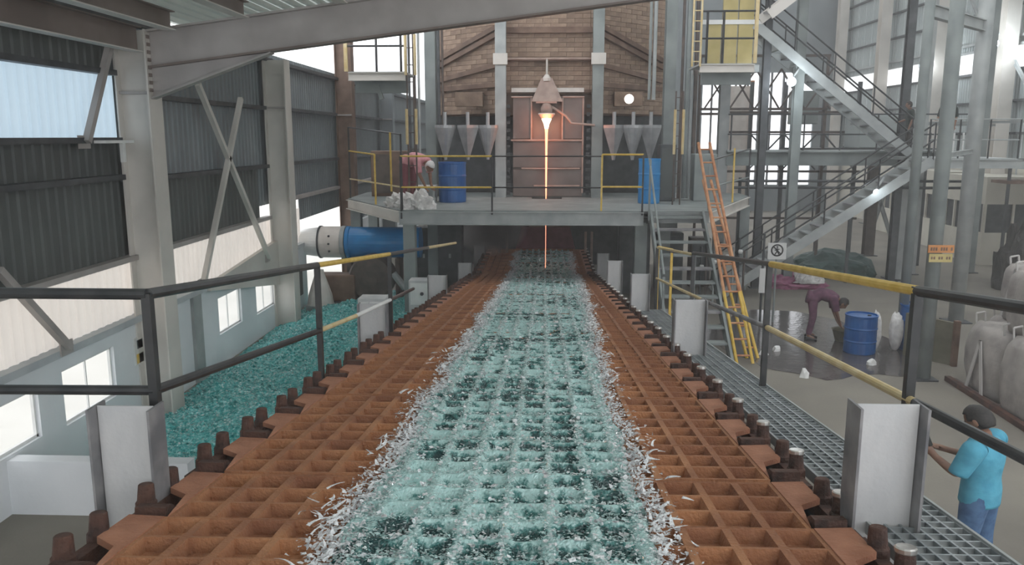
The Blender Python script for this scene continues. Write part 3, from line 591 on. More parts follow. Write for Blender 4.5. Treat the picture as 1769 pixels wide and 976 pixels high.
for s in (-1, 1):
    for k in range(12): MB().box(FC + s * 1.12 - .05, FC + s * 1.12 + .05, 23.2, 23.3, 2.85 + k * .22, 2.95 + k * .22).build('clip', 'black', fu)
gs = thing('molten_glass_stream', 'thin glowing orange stream of molten glass falling from the furnace spout', 'molten glass', (SX, 23.05, cz(23)))
MB().lathe([(.006, cz(23)), (.008, 2.4), (.022, 3.2), (.03, 4.2), (.04, 4.6), (.06, 4.8)], (SX, 23.05, 0), 12).build('stream', 'hot', gs, True)
MB().lathe([(.04, 4.66), (.08, 4.84), (.14, 4.97), (.10, 5.0)], (SX, 23.05, 0), 14).build('stream_root', 'hot2', gs, True)
ld = bpy.data.lights.new('stream_glow', 'POINT'); ld.energy = 25; ld.color = (1, .25, .08); ld.shadow_soft_size = .15; lo = bpy.data.objects.new('stream_glow', ld); COL.objects.link(lo); lo.location = (SX, 22.75, 4.9)
# hoppers
for i, (x, y) in enumerate(((-2.75, 22.7), (-2.12, 22.7), (-1.58, 22.9), (1.9, 22.7), (2.42, 22.7), (2.9, 22.7))):
    lab = ['outermost pale cone hopper left of the furnace', 'middle pale cone hopper left of the furnace, above the blue drum', 'pale cone hopper beside the left furnace column', 'pale cone hopper beside the right furnace column', 'middle pale cone hopper right of the furnace', 'outermost pale cone hopper right of the furnace'][i]
    t = thing('cone_hopper', lab, 'hopper', (x, y, 3.9), 'cone hoppers under the furnace')
    MB().lathe([(.04, 3.85), (.06, 3.95), (.29, 4.72), (.29, 4.8)], (x, y, 0), 4 if i % 2 else 16).build('cone', 'hopper', t); MB().tube((x, y, 4.7), (x, y, 5.15), .05, 8).build('feed_pipe', 'hopper', t)
# round white lamp at right furnace side
t = thing('round_lamp', 'round white lamp on the right brick face of the furnace', 'lamp', (2.35, 23.4, 5.5))
b = bmesh.new(); bmesh.ops.create_uvsphere(b, u_segments=18, v_segments=12, radius=.13, matrix=Matrix.Translation((0, -.1, .02))); me = bpy.data.meshes.new('globe'); b.to_mesh(me); b.free(); me.materials.append(M['lampsoft']); link('globe', me, t, True)
MB().tube((2.35, 23.4, 5.5), (2.35, 24.0, 5.5), .05, 8).build('arm', 'wood', t)

# drums
def drum(name, x, y, z, r, h, m, label, tilt=0, group=None):
    t = thing(name, label, 'drum', (x, y, z), group); pr = [(r * .96, 0), (r, .03 * h)]
    for q in (.33, .66): pr += [(r, (q - .03) * h), (r * 1.04, q * h), (r, (q + .03) * h)]
    pr += [(r, .95 * h), (r * 1.03, .97 * h), (r * 1.03, h)]
    MB().lathe(pr + [(r * .95, h), (r * .95, h - .03)], (x, y, z), 28).build('barrel', m, t, False)
    MB().lathe([(.04, h - .03), (.04, h - .01)], (x + r * .5, y, z), 10).build('bung', 'black', t.children[0]); return t
drum('plastic_drum', -2.43, 21.5, PZ, .36, 1.05, 'drum', 'blue drum on the furnace platform under the left hoppers')
drum('plastic_drum', 2.72, 21.3, PZ, .28, 1.15, 'drumlt', 'bright blue drum on the right of the furnace platform beside the stairs')
drum('plastic_drum', 6.68, 16.9, 0, .32, .82, 'drum', 'open blue drum on the wet floor right of the bent worker')
drum('plastic_drum', 7.95, 17.2, 0, .33, .98, 'drum', 'blue drum behind the right railing post')
for i, (x, lab) in enumerate(((7.06, 'pale sack bundle standing right of the middle blue drum'), (7.5, 'pale sack bundle standing left of the far blue drum'))):
    t = thing('sack', lab, 'sack', (x, 17.1, 0)); b = bmesh.new(); bmesh.ops.create_icosphere(b, subdivisions=3, radius=1)
    for v in b.verts: n_ = fbm(v.co.x * 2 + i * 7, v.co.y * 2, v.co.z * 2); v.co = V((v.co.x * .13, v.co.y * .16, max(0, .4 + v.co.z * .42))) * (1 + .18 * n_)
    me = bpy.data.meshes.new('bag'); b.to_mesh(me); b.free(); me.materials.append(M['sack']); link('bag', me, t, True)
t = thing('floor_panel', 'olive brown board standing on the floor behind the big pipe column', 'board', (7.9, 16.2, 0)); MB().prism([(7.5, 16.7, 0), (8.15, 15.9, 0), (8.15, 15.9, .86), (7.5, 16.7, .9)], (.06, .05, 0)).build('board', 'brownp', t); MB().box(8.1, 8.2, 15.85, 15.95, 0, .92).build('edge_post', 'wood', t)

# crumpled white sacks + pink-clad worker on the platform
def blob(name, label, cat, m, c, r, seed=0, amp=.3, sub=4, flat=True, fr=2.2):
    b = bmesh.new(); bmesh.ops.create_icosphere(b, subdivisions=sub, radius=1)
    for v in b.verts:
        d = v.co.copy(); n_ = 1 + amp * fbm(d.x * fr + seed, d.y * fr, d.z * fr) + .3 * amp * abs(fbm(d.x * 6 + seed, d.y * 6, d.z * 6))
        z = d.z * r[2] * n_; z = max(z, -.001) if flat else z
        v.co = V((d.x * r[0] * n_, d.y * r[1] * n_, z))
    me = bpy.data.meshes.new(name); b.to_mesh(me); b.free(); me.materials.append(M[m]); o = link(name, me, None, False); o.location = c
    return tag(o, label, cat)
blob('sack_heap', 'crumpled white sacks piled at the left front corner of the furnace platform', 'sacks', 'sack', (-3.02, 19.4, PZ), (.38, .3, .38), 1, .55)
blob('sack_heap', 'smaller crumpled white sack behind the yellow post on the platform left wing', 'sacks', 'sack', (-3.6, 20.0, PZ), (.3, .28, .28), 4, .55)
t = thing('drum_stand', 'pale low table behind the sacks on the platform', 'table', (-2.95, 21.5, PZ)); MB().box(-3.4, -2.85, 21.2, 21.8, PZ + .38, PZ + .43).build('top', 'cream', t)
for x in (-3.35, -2.9):
    for y in (21.25, 21.75): MB().box(x - .02, x + .02, y - .02, y + .02, PZ, PZ + .38).build('leg', 'grey', t)

# ------------------------------------------------------------------ people
def skin_mesh(joints, edges, root, lev=2):
    me = bpy.data.meshes.new('s'); ks = list(joints); ix = {k: i for i, k in enumerate(ks)}
    me.from_pydata([joints[k][0] for k in ks], [(ix[a], ix[b]) for a, b in edges], []); o = bpy.data.objects.new('s', me); COL.objects.link(o)
    md = o.modifiers.new('k', 'SKIN'); 
    for k in ks:
        r = joints[k][1]; r = r if isinstance(r, tuple) else (r, r); me.skin_vertices[0].data[ix[k]].radius = r; me.skin_vertices[0].data[ix[k]].use_root = (k == root)
    s = o.modifiers.new('b', 'SUBSURF'); s.levels = lev; s.render_levels = lev; bpy.context.view_layer.update()
    dg = bpy.context.evaluated_depsgraph_get(); out = bpy.data.meshes.new_from_object(o.evaluated_get(dg)); bpy.data.objects.remove(o); return out
def loft(rings, n=22, sub=4):   # rings: (centre, half width along y, half depth); smooth tube through them
    def cr(p, t):
        k = min(int(t), len(p) - 2); u = t - k; p0, p1, p2, p3 = p[max(k - 1, 0)], p[k], p[k + 1], p[min(k + 2, len(p) - 1)]
        return .5 * ((2 * p1) + (p2 - p0) * u + (2 * p0 - 5 * p1 + 4 * p2 - p3) * u * u + (3 * p1 - p0 - 3 * p2 + p3) * u ** 3)
    C_ = [r_[0] for r_ in rings]; A = [r_[1] for r_ in rings]; B = [r_[2] for r_ in rings]; N = (len(rings) - 1) * sub; mb = MB(); pts = [cr(C_, i / sub) for i in range(N + 1)]
    for i in range(N + 1):
        d = (pts[min(i + 1, N)] - pts[max(i - 1, 0)]).normalized(); yv = V((0, 1, 0)); yv = (yv - d * yv.dot(d)); yv = yv.normalized() if yv.length > .2 else V((1, 0, 0)); xv = yv.cross(d)
        a, b = cr(A, i / sub), cr(B, i / sub)
        for k in range(n): q = 2 * PI * k / n; mb.v.append(tuple(pts[i] + yv * a * math.cos(q) + xv * b * math.sin(q)))
    mb.f = [(i * n + k, i * n + (k + 1) % n, (i + 1) * n + (k + 1) % n, (i + 1) * n + k) for i in range(N) for k in range(n)] + [tuple(range(n))[::-1], tuple(range(N * n, N * n + n))]
    return mb
def person(name, label, loc, rz_, J, sh_m, tr_m, headdir=(0, 0), hairm='hair', scale=1.0, extra=None, cover=False, wide=1):
    t = thing(name, label, 'person', loc, rz=rz_); t.scale = (scale * wide, scale * wide, scale)
    hc = V(J['head'][0]); body = dict(J); E = [('pelvis', 'waist'), ('waist', 'chest'), ('chest', 'neck'), ('neck', 'head0')]
    body['head0'] = (tuple(V(J['neck'][0]).lerp(hc, .45)), .055)
    for s in 'LR':
        E += [('chest', 'sh' + s), ('sh' + s, 'el' + s), ('el' + s, 'wr' + s), ('wr' + s, 'palm' + s), ('pelvis', 'hip' + s), ('hip' + s, 'kn' + s), ('kn' + s, 'an' + s), ('an' + s, 'toe' + s)]
    del body['head']
    for s in 'LR':   # fingers
        p = V(J['palm' + s][0]); w_ = V(J['wr' + s][0]); d = (p - w_).normalized(); sd = d.cross(V((0, 0, 1)))
        sd = sd.normalized() if sd.length > .1 else V((0, 1, 0)); cu = V((0, 0, -1)) if d.z > -.8 else V((1, 0, 0))
        for i, ln in enumerate((.062, .074, .068, .052)):
            a = p + sd * ((i - 1.5) * .021); m1 = a + d * ln * .6 + cu * .01; e1 = m1 + d * ln * .35 + cu * .03
            body['f%d%s' % (i, s)] = (tuple(a + d * .012), .010); body['g%d%s' % (i, s)] = (tuple(m1), .009); body['h%d%s' % (i, s)] = (tuple(e1), .007)
            E += [('palm' + s, 'f%d%s' % (i, s)), ('f%d%s' % (i, s), 'g%d%s' % (i, s)), ('g%d%s' % (i, s), 'h%d%s' % (i, s))]
        tb = w_.lerp(p, .5); body['t0' + s] = (tuple(tb + sd * -.04 + d * .03), .011); body['t1' + s] = (tuple(tb + sd * -.055 + d * .065), .009); E += [('palm' + s, 't0' + s), ('t0' + s, 't1' + s)]
    for k in ('pelvis', 'waist', 'chest'): q_ = body[k]; body[k] = (q_[0], (q_[1][0] * .68, q_[1][1] * .68))
    for k in ('shL', 'shR', 'hipL', 'hipR'): body[k] = (body[k][0], body[k][1] * .62)
    me = skin_mesh(body, E, 'pelvis', 2); b = bmesh.new(); b.from_mesh(me)
    # head with face
    yaw, pit = headdir; mt = Matrix.Translation(hc) @ Matrix.Rotation(yaw, 4, 'Z') @ Matrix.Rotation(pit, 4, 'Y')
    hb = bmesh.new(); bmesh.ops.create_uvsphere(hb, u_segments=28, v_segments=20, radius=1)
    for v in hb.verts:
        c = v.co; x, y, z = c.x * .095, c.y * .074, c.z * .118
        if z < 0 and x > 0: x *= 1 + .10 * z / .118; y *= 1 + .3 * z / .118
        if z < 0 and x < 0: z *= .8
        if x > .05:                      # face relief: brow, eyes, nose, mouth, chin
            x += .022 * math.exp(-((y / .013) ** 2 + ((z + .018) / .026) ** 2)) - .010 * math.exp(-(((abs(y) - .031) / .014) ** 2 + ((z - .004) / .013) ** 2))
            x += .006 * math.exp(-((y / .022) ** 2 + ((z + .056) / .008) ** 2)) - .004 * math.exp(-((y / .022) ** 2 + ((z + .066) / .005) ** 2)) + .007 * math.exp(-((y / .02) ** 2 + ((z + .09) / .014) ** 2)) + .004 * math.exp(-(((z - .026) / .008) ** 2))
        v.co = mt @ V((x, y, z))
    for s in (-1, 1):
        g = bmesh.ops.create_uvsphere(hb, u_segments=10, v_segments=8, radius=1); 
        for v in g['verts']: c = v.co; v.co = mt @ V((c.x * .022 - .004, c.y * .010 + s * .078, c.z * .034 - .008))
    hm = bpy.data.meshes.new('h'); hb.to_mesh(hm); hb.free(); b.from_mesh(hm); me2 = bpy.data.meshes.new('body'); b.to_mesh(me2); b.free(); me2.materials.clear(); me2.materials.append(M['skin'])
    link('body', me2, t, True)
    ey = MB()
    for s in (-1, 1): c = mt @ V((.078, s * .031, .005)); ey.lathe([(.004, -.005), (.009, 0), (.004, .005)], c, 8, 'x')
    ey.build('eyes', 'ink', t) if False else None
    em = bpy.data.meshes.new('eyes'); em.from_pydata(ey.v, [], ey.f); em.materials.append(M['ink']); link('eyes', em, t)
    hb = bmesh.new(); bmesh.ops.create_uvsphere(hb, u_segments=24, v_segments=18, radius=1)
    kill = []
    for v in hb.verts:
        c = v.co.copy(); n_ = 1 + .05 * fbm(c.x * 5, c.y * 5, c.z * 5)
        if not cover and c.z < (.45 if c.x > .5 else .0 if c.x > .05 else -.72): kill.append(v)
        if cover and (c.z < .1 and c.x > .2): kill.append(v)
        v.co = mt @ (V((c.x * .105 - .004, c.y * .085, c.z * .124 + .006)) * n_)
    bmesh.ops.delete(hb, geom=kill, context='VERTS'); hm = bpy.data.meshes.new('hair'); hb.to_mesh(hm); hb.free(); hm.materials.append(M[hairm])
    ho = link('hair' if not cover else 'head_cloth', hm, t, True); so = ho.modifiers.new('s', 'SOLIDIFY'); so.thickness = .006
    g = lambda k, f=1.0, a=.0: (J[k][0], (J[k][1][0] * f + a, J[k][1][1] * f + a) if isinstance(J[k][1], tuple) else J[k][1] * f + a)
    lerp = lambda a, b, q: tuple(V(J[a][0]).lerp(V(J[b][0]), q))
    up_ = V(lerp('chest', 'neck', .55)); tw = (V(J['chest'][0]) - V(J['waist'][0])).normalized()
    sb = loft([(V(J['pelvis'][0]) - tw * .10, .17, .13), (V(J['pelvis'][0]) + tw * .03, .165, .128), (V(J['waist'][0]), .158, .12), (V(J['chest'][0]) - tw * .03, .182, .128), (V(J['chest'][0]).lerp(up_, .7), .185, .115), (up_ + tw * .035, .135, .09), (V(lerp('chest', 'neck', .92)), .066, .064)])
    for s in 'LR':
        A_, B_ = V(J['sh' + s][0]), V(J['el' + s][0]); ct = V(J['chest'][0]).lerp(V(J['neck'][0]), .45); i_ = A_.lerp(ct, .45)
        q = loft([(i_, .05, .05), (A_.lerp(i_, .35), .078, .078), (A_ + (B_ - A_) * .1, .082, .082), (A_.lerp(B_, .5), .075, .075), (A_.lerp(B_, .95), .068, .068)]); sb.add(q.v, q.f)
    sm = bpy.data.meshes.new('shirt'); sm.from_pydata(sb.v, [], sb.f); sm.materials.append(M[sh_m]); link('shirt', sm, t, True)
    TJ = {'waist': (lerp('pelvis', 'waist', .7), (.13, .105)), 'pelvis': g('pelvis', 1.05, .02)}; TE = [('waist', 'pelvis')]
    for s in 'LR':
        TJ['hip' + s] = g('hip' + s, 1, .022); TJ['kn' + s] = g('kn' + s, 1, .014); TJ['an' + s] = (lerp('kn' + s, 'an' + s, .96), .062); TE += [('pelvis', 'hip' + s), ('hip' + s, 'kn' + s), ('kn' + s, 'an' + s)]
    tm = skin_mesh(TJ, TE, 'pelvis', 2); tm.materials.clear(); tm.materials.append(M[tr_m]); link('trousers', tm, t, True)
    for s in 'LR':
        a = V(J['an' + s][0]); c = V(J['toe' + s][0]); f = (c - a); f.z = 0; f.normalize(); sd = V((-f.y, f.x, 0)); ps = []
        for (u, wd, h) in ((-.07, .035, .07), (0, .042, .09), (.10, .045, .06), (.17, .03, .035)):
            q = V((a.x, a.y, 0)) + f * u; ps.append((q - sd * wd, q + sd * wd, h))
        P = []
        z0 = min(a.z, c.z) - .045
        for l, r_, h in ps: P += [(l.x, l.y, z0), (r_.x, r_.y, z0), (r_.x, r_.y, z0 + h), (l.x, l.y, z0 + h)]
        Fc = [(0, 1, 2, 3), (12, 15, 14, 13)]
        for k in range(3):
            for e in range(4): Fc.append((4 * k + e, 4 * k + 4 + e, 4 * k + 4 + (e + 1) % 4, 4 * k + (e + 1) % 4))
        m_ = bpy.data.meshes.new('shoe'); m_.from_pydata(P, [], Fc); m_.materials.append(M['ink']); link('shoe', m_, t, True)
    if extra: extra(t)
    return t
def stand(arm='phone'):
    J = {'pelvis': ((0, 0, .93), (.125, .095)), 'waist': ((.005, 0, 1.08), (.125, .09)), 'chest': ((0, 0, 1.28), (.15, .10)), 'neck': ((.015, 0, 1.45), .055), 'head': ((.06, 0, 1.575), .1),
         'hipL': ((0, .09, .88), .088), 'hipR': ((0, -.09, .88), .088), 'knL': ((.02, .10, .50), .058), 'knR': ((-.01, -.10, .50), .058), 'anL': ((-.01, .11, .085), .04), 'anR': ((-.04, -.11, .085), .04), 'toeL': ((.12, .12, .04), .035), 'toeR': ((.09, -.12, .04), .035),
         'shL': ((0, .185, 1.38), .06), 'shR': ((0, -.185, 1.38), .06)}
    if arm == 'phone': J.update({'elL': ((.08, .23, 1.12), .043), 'elR': ((.08, -.23, 1.12), .043), 'wrL': ((.29, .10, 1.17), .028), 'wrR': ((.29, -.10, 1.17), .028), 'palmL': ((.36, .05, 1.20), .03), 'palmR': ((.36, -.05, 1.20), .03)})
    else: J.update({'elL': ((-.02, .24, 1.10), .043), 'elR': ((.06, -.24, 1.12), .043), 'wrL': ((.06, .25, .87), .028), 'wrR': ((.26, -.18, 1.05), .028), 'palmL': ((.08, .25, .78), .03), 'palmR': ((.33, -.15, 1.05), .03)})
    return J
def phone(t):
    m_ = MB(); m_.bar((.40, 0, 1.16), (.46, 0, 1.29), .075, .009); me = bpy.data.meshes.new('phone'); me.from_pydata(m_.v, [], m_.f); me.materials.append(M['ink'])
    bt = MB(); bt.lathe([(.108, .955), (.108, .99)], (0, 0, 0), 20); me2 = bpy.data.meshes.new('belt'); me2.from_pydata([(x * 1.02, y * 1.22, z) for x, y, z in bt.v], [], bt.f); me2.materials.append(M['ink']); link('belt', me2, t)
    return me
person('person', 'man in light blue shirt and jeans standing at lower right, looking down', (4.36, 7.75, 0), R(132), stand(), 'shirt', 'jeans', (0, .5), extra=lambda t: phone(t), scale=1.11, wide=1.25)
ph = MB().bar((0, 0, 0), (.06, 0, .12), .075, .009).build('phone', 'ink'); ph.location = V((4.36, 7.75, 0)) + Matrix.Rotation(R(132), 3, 'Z') @ V((.50, 0, 1.33)); ph.rotation_euler.z = R(132); tag(ph, 'dark phone held in both hands by the man in the light blue shirt', 'phone')
def bend():
    return {'pelvis': ((0, 0, .86), (.115, .095)), 'waist': ((.14, 0, .93), (.115, .09)), 'chest': ((.32, 0, .90), (.14, .10)), 'neck': ((.47, 0, .84), .052), 'head': ((.57, 0, .76), .1),
         'hipL': ((0, .09, .82), .085), 'hipR': ((0, -.09, .82), .085), 'knL': ((.06, .10, .47), .056), 'knR': ((.02, -.12, .47), .056), 'anL': ((-.02, .11, .085), .04), 'anR': ((-.05, -.13, .085), .04), 'toeL': ((.11, .12, .04), .035), 'toeR': ((.08, -.14, .04), .035),
         'shL': ((.38, .17, .88), .056), 'shR': ((.38, -.17, .88), .056), 'elL': ((.42, .19, .62), .042), 'elR': ((.44, -.19, .62), .042), 'wrL': ((.50, .12, .40), .028), 'wrR': ((.52, -.12, .40), .028), 'palmL': ((.54, .11, .32), .03), 'palmR': ((.55, -.11, .32), .03)}
person('person', 'worker in dark purple clothes bending down over the wet floor near the blue drums', (6.0, 18.0, 0), R(-12), bend(), 'purple', 'purple', (0, .9), scale=1.12)
t = thing('basin', 'small brown basin under the hands of the bending worker', 'basin', (6.68, 17.85, 0)); MB().lathe([(.16, 0), (.24, .26), (.26, .27), (.22, .25), (.15, .03)], (6.68, 17.85, 0), 20).build('bowl', 'brownp', t)
person('person', 'worker in pink top and pale head cloth stooping on the left of the furnace platform', (-3.55, 21.2, PZ), R(-30), bend(), 'pinkcl', 'maroon', (0, .6), 'sack', 1.25, cover=True)
person('person', 'person in dark green clothes standing on the stair landing behind the tall pipe column', (11.75, 24.6, 3.95), R(215), stand('x'), 'darkcl', 'darkcl', (0, .2), scale=.98)
person('person', 'person in dark clothes at the head of the lower stairs on the landing', (10.75, 24.8, 3.95), R(170), stand('x'), 'darkcl', 'tarpdk', (0, .1), scale=.92)

# ================================================================== RIGHT HALL
def column(x, y, z1, w_, m, label, z0=0, kind='pipe'):
    t = thing('steel_column', label, 'column', (x, y, z0), 'columns of the right hall')
    if kind == 'pipe': MB().tube((x, y, z0), (x, y, z1), w_ / 2, 16).build('shaft', m, t, True)
    else: MB().ibeam((x, y, z0), (x, y, z1), w_, w_, (0, 1, 0), .03).build('shaft', m, t)
    if z0 == 0: MB().box(x - w_ * .8, x + w_ * .8, y - w_ * .8, y + w_ * .8, 0, .03).build('base_plate', 'dkgrey', t)
    return t
column(7.15, 15.0, 11, .25, 'bluegrey', 'tall grey pipe column in front, behind the yellow railing end')
column(10.15, 19.9, 12, .34, 'grey', 'tall grey pipe column at far right carrying the bright lamp glare')
column(7.75, 17.4, 11, .2, 'bluegrey', 'slimmer grey column just behind the front pipe column')
column(11.25, 26.0, 5.0, .42, 'grey', 'thick grey column under the stair landing', kind='h')
column(12.4, 31.3, 3.4, .35, 'lattice', 'brown column with leaning braces behind the stairs', kind='h')
column(10.9, 25.6, 12, .22, 'dkgrey', 'dark slim column rising past the stair landing', kind='h')
column(12.1, 27.0, 12, .28, 'grey', 'grey column right of the dark slim one behind the landing', kind='h')
column(14.2, 27.4, 12, .3, 'bluegrey', 'grey column between the two tall pipe columns', kind='h')
column(6.35, 24.3, 9.5, .2, 'dkgrey', 'dark slim column left of the stair flights', kind='h')
column(7.35, 24.5, 9.5, .26, 'bluegrey', 'bluish column behind the lower stairs, under the lamp', kind='h')
column(5.5, 25.7, 9.3, .3, 'grey', 'pale grey column right of the furnace under the upper balcony', kind='h')
column(17.0, 37.0, 13, .5, 'cream', 'cream wall column by the far floodlight on the right wall', kind='h')
column(17.0, 31.6, 13, .5, 'cream', 'cream wall column right of the brightest floodlight', kind='h')
column(17.0, 43.0, 13, .5, 'cream', 'cream wall column farthest along the right wall', kind='h')
column(17.0, 49.0, 13, .5, 'cream', 'cream corner column at the end of the right wall', kind='h')
for (a, b, h, lab) in (((10.9, 25.6, 9.4), (14.2, 27.4, 9.4), .3, 'grey beam joining the slim columns at top right'), ((7.75, 17.4, 7.0), (10.15, 19.9, 7.0), .25, 'grey beam between the two tall pipe columns'), ((7.15, 15, 4.15), (10.15, 19.9, 4.15), .1, 'thin grey tie at landing height between the pipe columns'),
                       ((17.0, 31.6, 4.9), (10.2, 28, 4.9), .08, 'upper thin pipe running to the right wall'), ((17.2, 24, 4.95), (12, 31, 4.95), .08, 'second thin pipe running across below the upper one'),
                       ((17.2, 31.6, 6.2), (17.2, 35.5, 10.5), .14, 'diagonal brace rising on the right wall beside the floodlight'), ((17.2, 31.6, 7.4), (17.2, 28, 3.9), .14, 'diagonal brace falling on the right wall beside the floodlight'),
                       ((12.4, 31.3, 2.9), (13.5, 31.3, 0), .14, 'right leaning leg of the brown column brace'), ((13.0, 31.3, 2.9), (12.4, 31.3, .6), .12, 'left leaning leg of the brown column brace')):
    t = thing('tie_beam', lab, 'beam', a, 'ties and beams of the right hall'); MB().ibeam(a, b, h * .6, h).build('beam', 'grey', t)
# zigzag stairs
stairs('steel_stairs', 'lower flight of the grey zigzag stairs rising to the right', (4.95, 23.3, 0), (10.6, 23.3, 3.85), 1.0, 19, 'grey')
stairs('steel_stairs', 'upper flight of the grey zigzag stairs rising to the left', (10.5, 24.5, 4.0), (5.9, 24.5, 7.6), 1.0, 17, 'grey')
stairs('steel_stairs', 'topmost flight of stairs at the upper edge of the view, rising to the right', (6.0, 23.4, 7.7), (9.5, 23.4, 10.4), 1.0, 12, 'cream')
t = thing('stair_landing', 'grey steel landing with railing where the two stair flights meet', 'landing', (11.4, 24.3, 3.85))
MB().box(10.4, 12.9, 22.9, 25.3, 3.82, 3.9).build('deck', 'grey', t); MB().ibeam((10.3, 22.85, 3.75), (13, 22.85, 3.75), .12, .24).build('edge_beam', 'grey', t)
for x in (10.5, 11.3, 12.1, 12.9):
    MB().tube((x, 22.9, 3.9), (x, 22.9, 4.95), .025, 6).build('post', 'black', t)
for z in (4.4, 4.95): MB().tube((10.5, 22.9, z), (12.9, 22.9, z), .022, 6).build('rail', 'grey', t)
for k in range(9): MB().box(11.6 + k * .14, 11.65 + k * .14, 25.3, 25.34, 4.0, 4.6).build('picket', 'white' if k % 2 else 'dkgrey', t)
t = thing('overhead_walkway', 'long grey walkway girder crossing behind the stairs at mid height', 'walkway', (8, 25.6, 3.8))
MB().ibeam((5.6, 25.5, 3.82), (12.9, 25.5, 3.82), .3, .42).build('girder', 'bluegrey', t); MB().box(5.6, 12.9, 25.4, 26.5, 4.03, 4.07).build('deck', 'grey', t)
for x in np.arange(5.7, 12.8, 1.1): MB().tube((x, 25.45, 4.0), (x, 25.45, 5.15), .025, 6).build('post', 'dkgrey', t)
for z in (4.55, 5.15): MB().tube((5.6, 25.45, z), (12.9, 25.45, z), .025, 6).build('rail', 'dkgrey', t)
t = thing('lower_pipe_rack', 'thin dark horizontal pipes below the walkway girder', 'pipes', (8, 25, 3))
for z in (3.15, 2.95): MB().tube((5.8, 25.2, z), (13.0, 25.2, z), .04, 8).build('pipe', 'dkgrey', t)
for x in (6.0, 9.4, 12.8): MB().box(x - .04, x + .04, 25.24, 25.32, 0, 3.25).build('stand', 'dkgrey', t)
t = thing('lattice_girder', 'brown lattice girder with crossed bars above the bright opening', 'lattice', (6.6, 26.8, 5.4))
for z in (5.35, 5.2, 7.0): MB().bar((4.9, 26.8, z), (9.0, 26.8, z), .08, .08).build('chord', 'lattice', t)
for x in (4.9, 8.9): MB().box(x, x + .08, 26.76, 26.84, 0, 7.0).build('leg', 'lattice', t)
for k in range(5):
    x = 5.1 + k * .8; MB().bar((x, 26.8, 5.35), (x + .8, 26.8, 6.6), .05, .05).build('diagonal', 'lattice', t); MB().bar((x + .8, 26.84, 5.35), (x, 26.84, 6.6), .05, .05).build('diagonal', 'lattice', t)
t = thing('lattice_tower', 'brown and grey lattice mast with crossed bars behind the walkway', 'lattice', (8.0, 30, 0))
for x in (7.4, 8.6, 10.0, 11.2): MB().box(x - .06, x + .06, 30, 30.12, 0, 6.4).build('leg', 'dkgrey', t)
for z in (1.5, 3.2, 4.6, 5.3): MB().box(6.6, 11.4, 30, 30.08, z, z + .08).build('rung', 'lattice', t)
for k, x in enumerate((7.4, 8.6, 10.0)):
    MB().bar((x, 30, 3.3), (x + 1.2, 30, 4.6), .05, .05).build('diagonal', 'dkgrey', t); MB().bar((x + 1.2, 30.05, 3.3), (x, 30.05, 4.6), .05, .05).build('diagonal', 'dkgrey', t)
t = thing('orange_rib_panel', 'upright cream panel with orange-brown edge ribs glimpsed left of the bright opening', 'panel', (7, 32, 0)); MB().box(7.1, 7.9, 32.4, 32.5, 0, 6.4).build('panel', 'ductend', t)  # cream panel, with orange ribs at its edges
for x in (7.0, 7.9): MB().box(x, x + .14, 32.3, 32.4, 0, 6.6).build('rib', 'orange', t)
t = thing('storage_tank', 'blue-grey rectangular tank behind the upper stairs under the lamp', 'tank', (9.2, 29, 4)); MB().box(8.4, 9.2, 28.2, 29.0, 4.9, 6.0).build('body', 'bluegrey', t, bevel=.03); MB().box(10.6, 12.6, 28.2, 29.6, 4.1, 5.2).build('base', 'rwall', t, bevel=.03); MB().box(8.4, 13.3, 28.1, 29.7, 4.0, 4.1).build('shelf', 'dkgrey', t)
for x in (8.5, 13.1): MB().box(x, x + .12, 28.8, 28.92, 0, 4.0).build('leg', 'dkgrey', t)
# upper balconies
def balcony(label, x0, x1, y, z, posts, m='grey', yl=None):
    t = thing('upper_balcony', label, 'balcony', ((x0 + x1) / 2, y, z)); MB().box(x0, x1, y, y + 1.6, z - .04, z).build('deck', m, t); MB().ibeam((x0, y, z - .12), (x1, y, z - .12), .1, .2).build('edge_beam', 'cream', t)
    MB().box(x0 + .1, x1, y + .3, y + .4, z - .5, z - .04).build('deep_beam', 'bluegrey', t)
    for x in posts: MB().tube((x, y, z), (x, y, z + 1.25), .03, 8).build('post', 'black', t)
    for h in (.6, 1.25): MB().tube((x0, y, z + h), (x1, y, z + h), .025, 8).build('rail', 'black', t)
    if yl: MB().box(yl - .04, yl + .04, y - .04, y + .04, z, z + 2.2).build('yellow_post', 'yellow2', t)
balcony('grey balcony with black railing at upper left of the furnace', -4.8, -3.4, 20.2, 6.05, (-4.1, -3.5), yl=-4.85)
balcony('grey balcony with black railing at upper right of the furnace, before the ochre cabin', 3.85, 5.2, 21, 6.28, (4.0, 4.4), yl=5.2)
for x, y, z, lab in ((-4.6, 20.5, 5.6, 'bracket under the left upper balcony'),):
    t = thing('balcony_bracket', 'greenish grey bent ' + lab, 'bracket', (x, y, z)); MB().bar((x - .2, y, z + .3), (x + .5, y, z + .1), .12, .1).build('arm', 'bluegrey', t); MB().bar((x + .45, y, z + .12), (x + .55, y, z - .2), .1, .1).build('tip', 'bluegrey', t)
t = thing('ochre_cabin', 'ochre yellow cabin wall panels behind the upper right balcony', 'cabin', (4.9, 24, 6.3))
for k in range(3): MB().box(4.55 + k * .45, 4.96 + k * .45, 24, 24.08, 6.5, 8.9 if k else 7.6).build('panel', 'ochre', t)
MB().box(4.4, 6.1, 23.96, 24.0, 7.6, 7.72).build('band', 'white', t); MB().box(4.4, 6.1, 24.1, 25.2, 6.3, 6.5).build('floor_slab', 'grey', t)
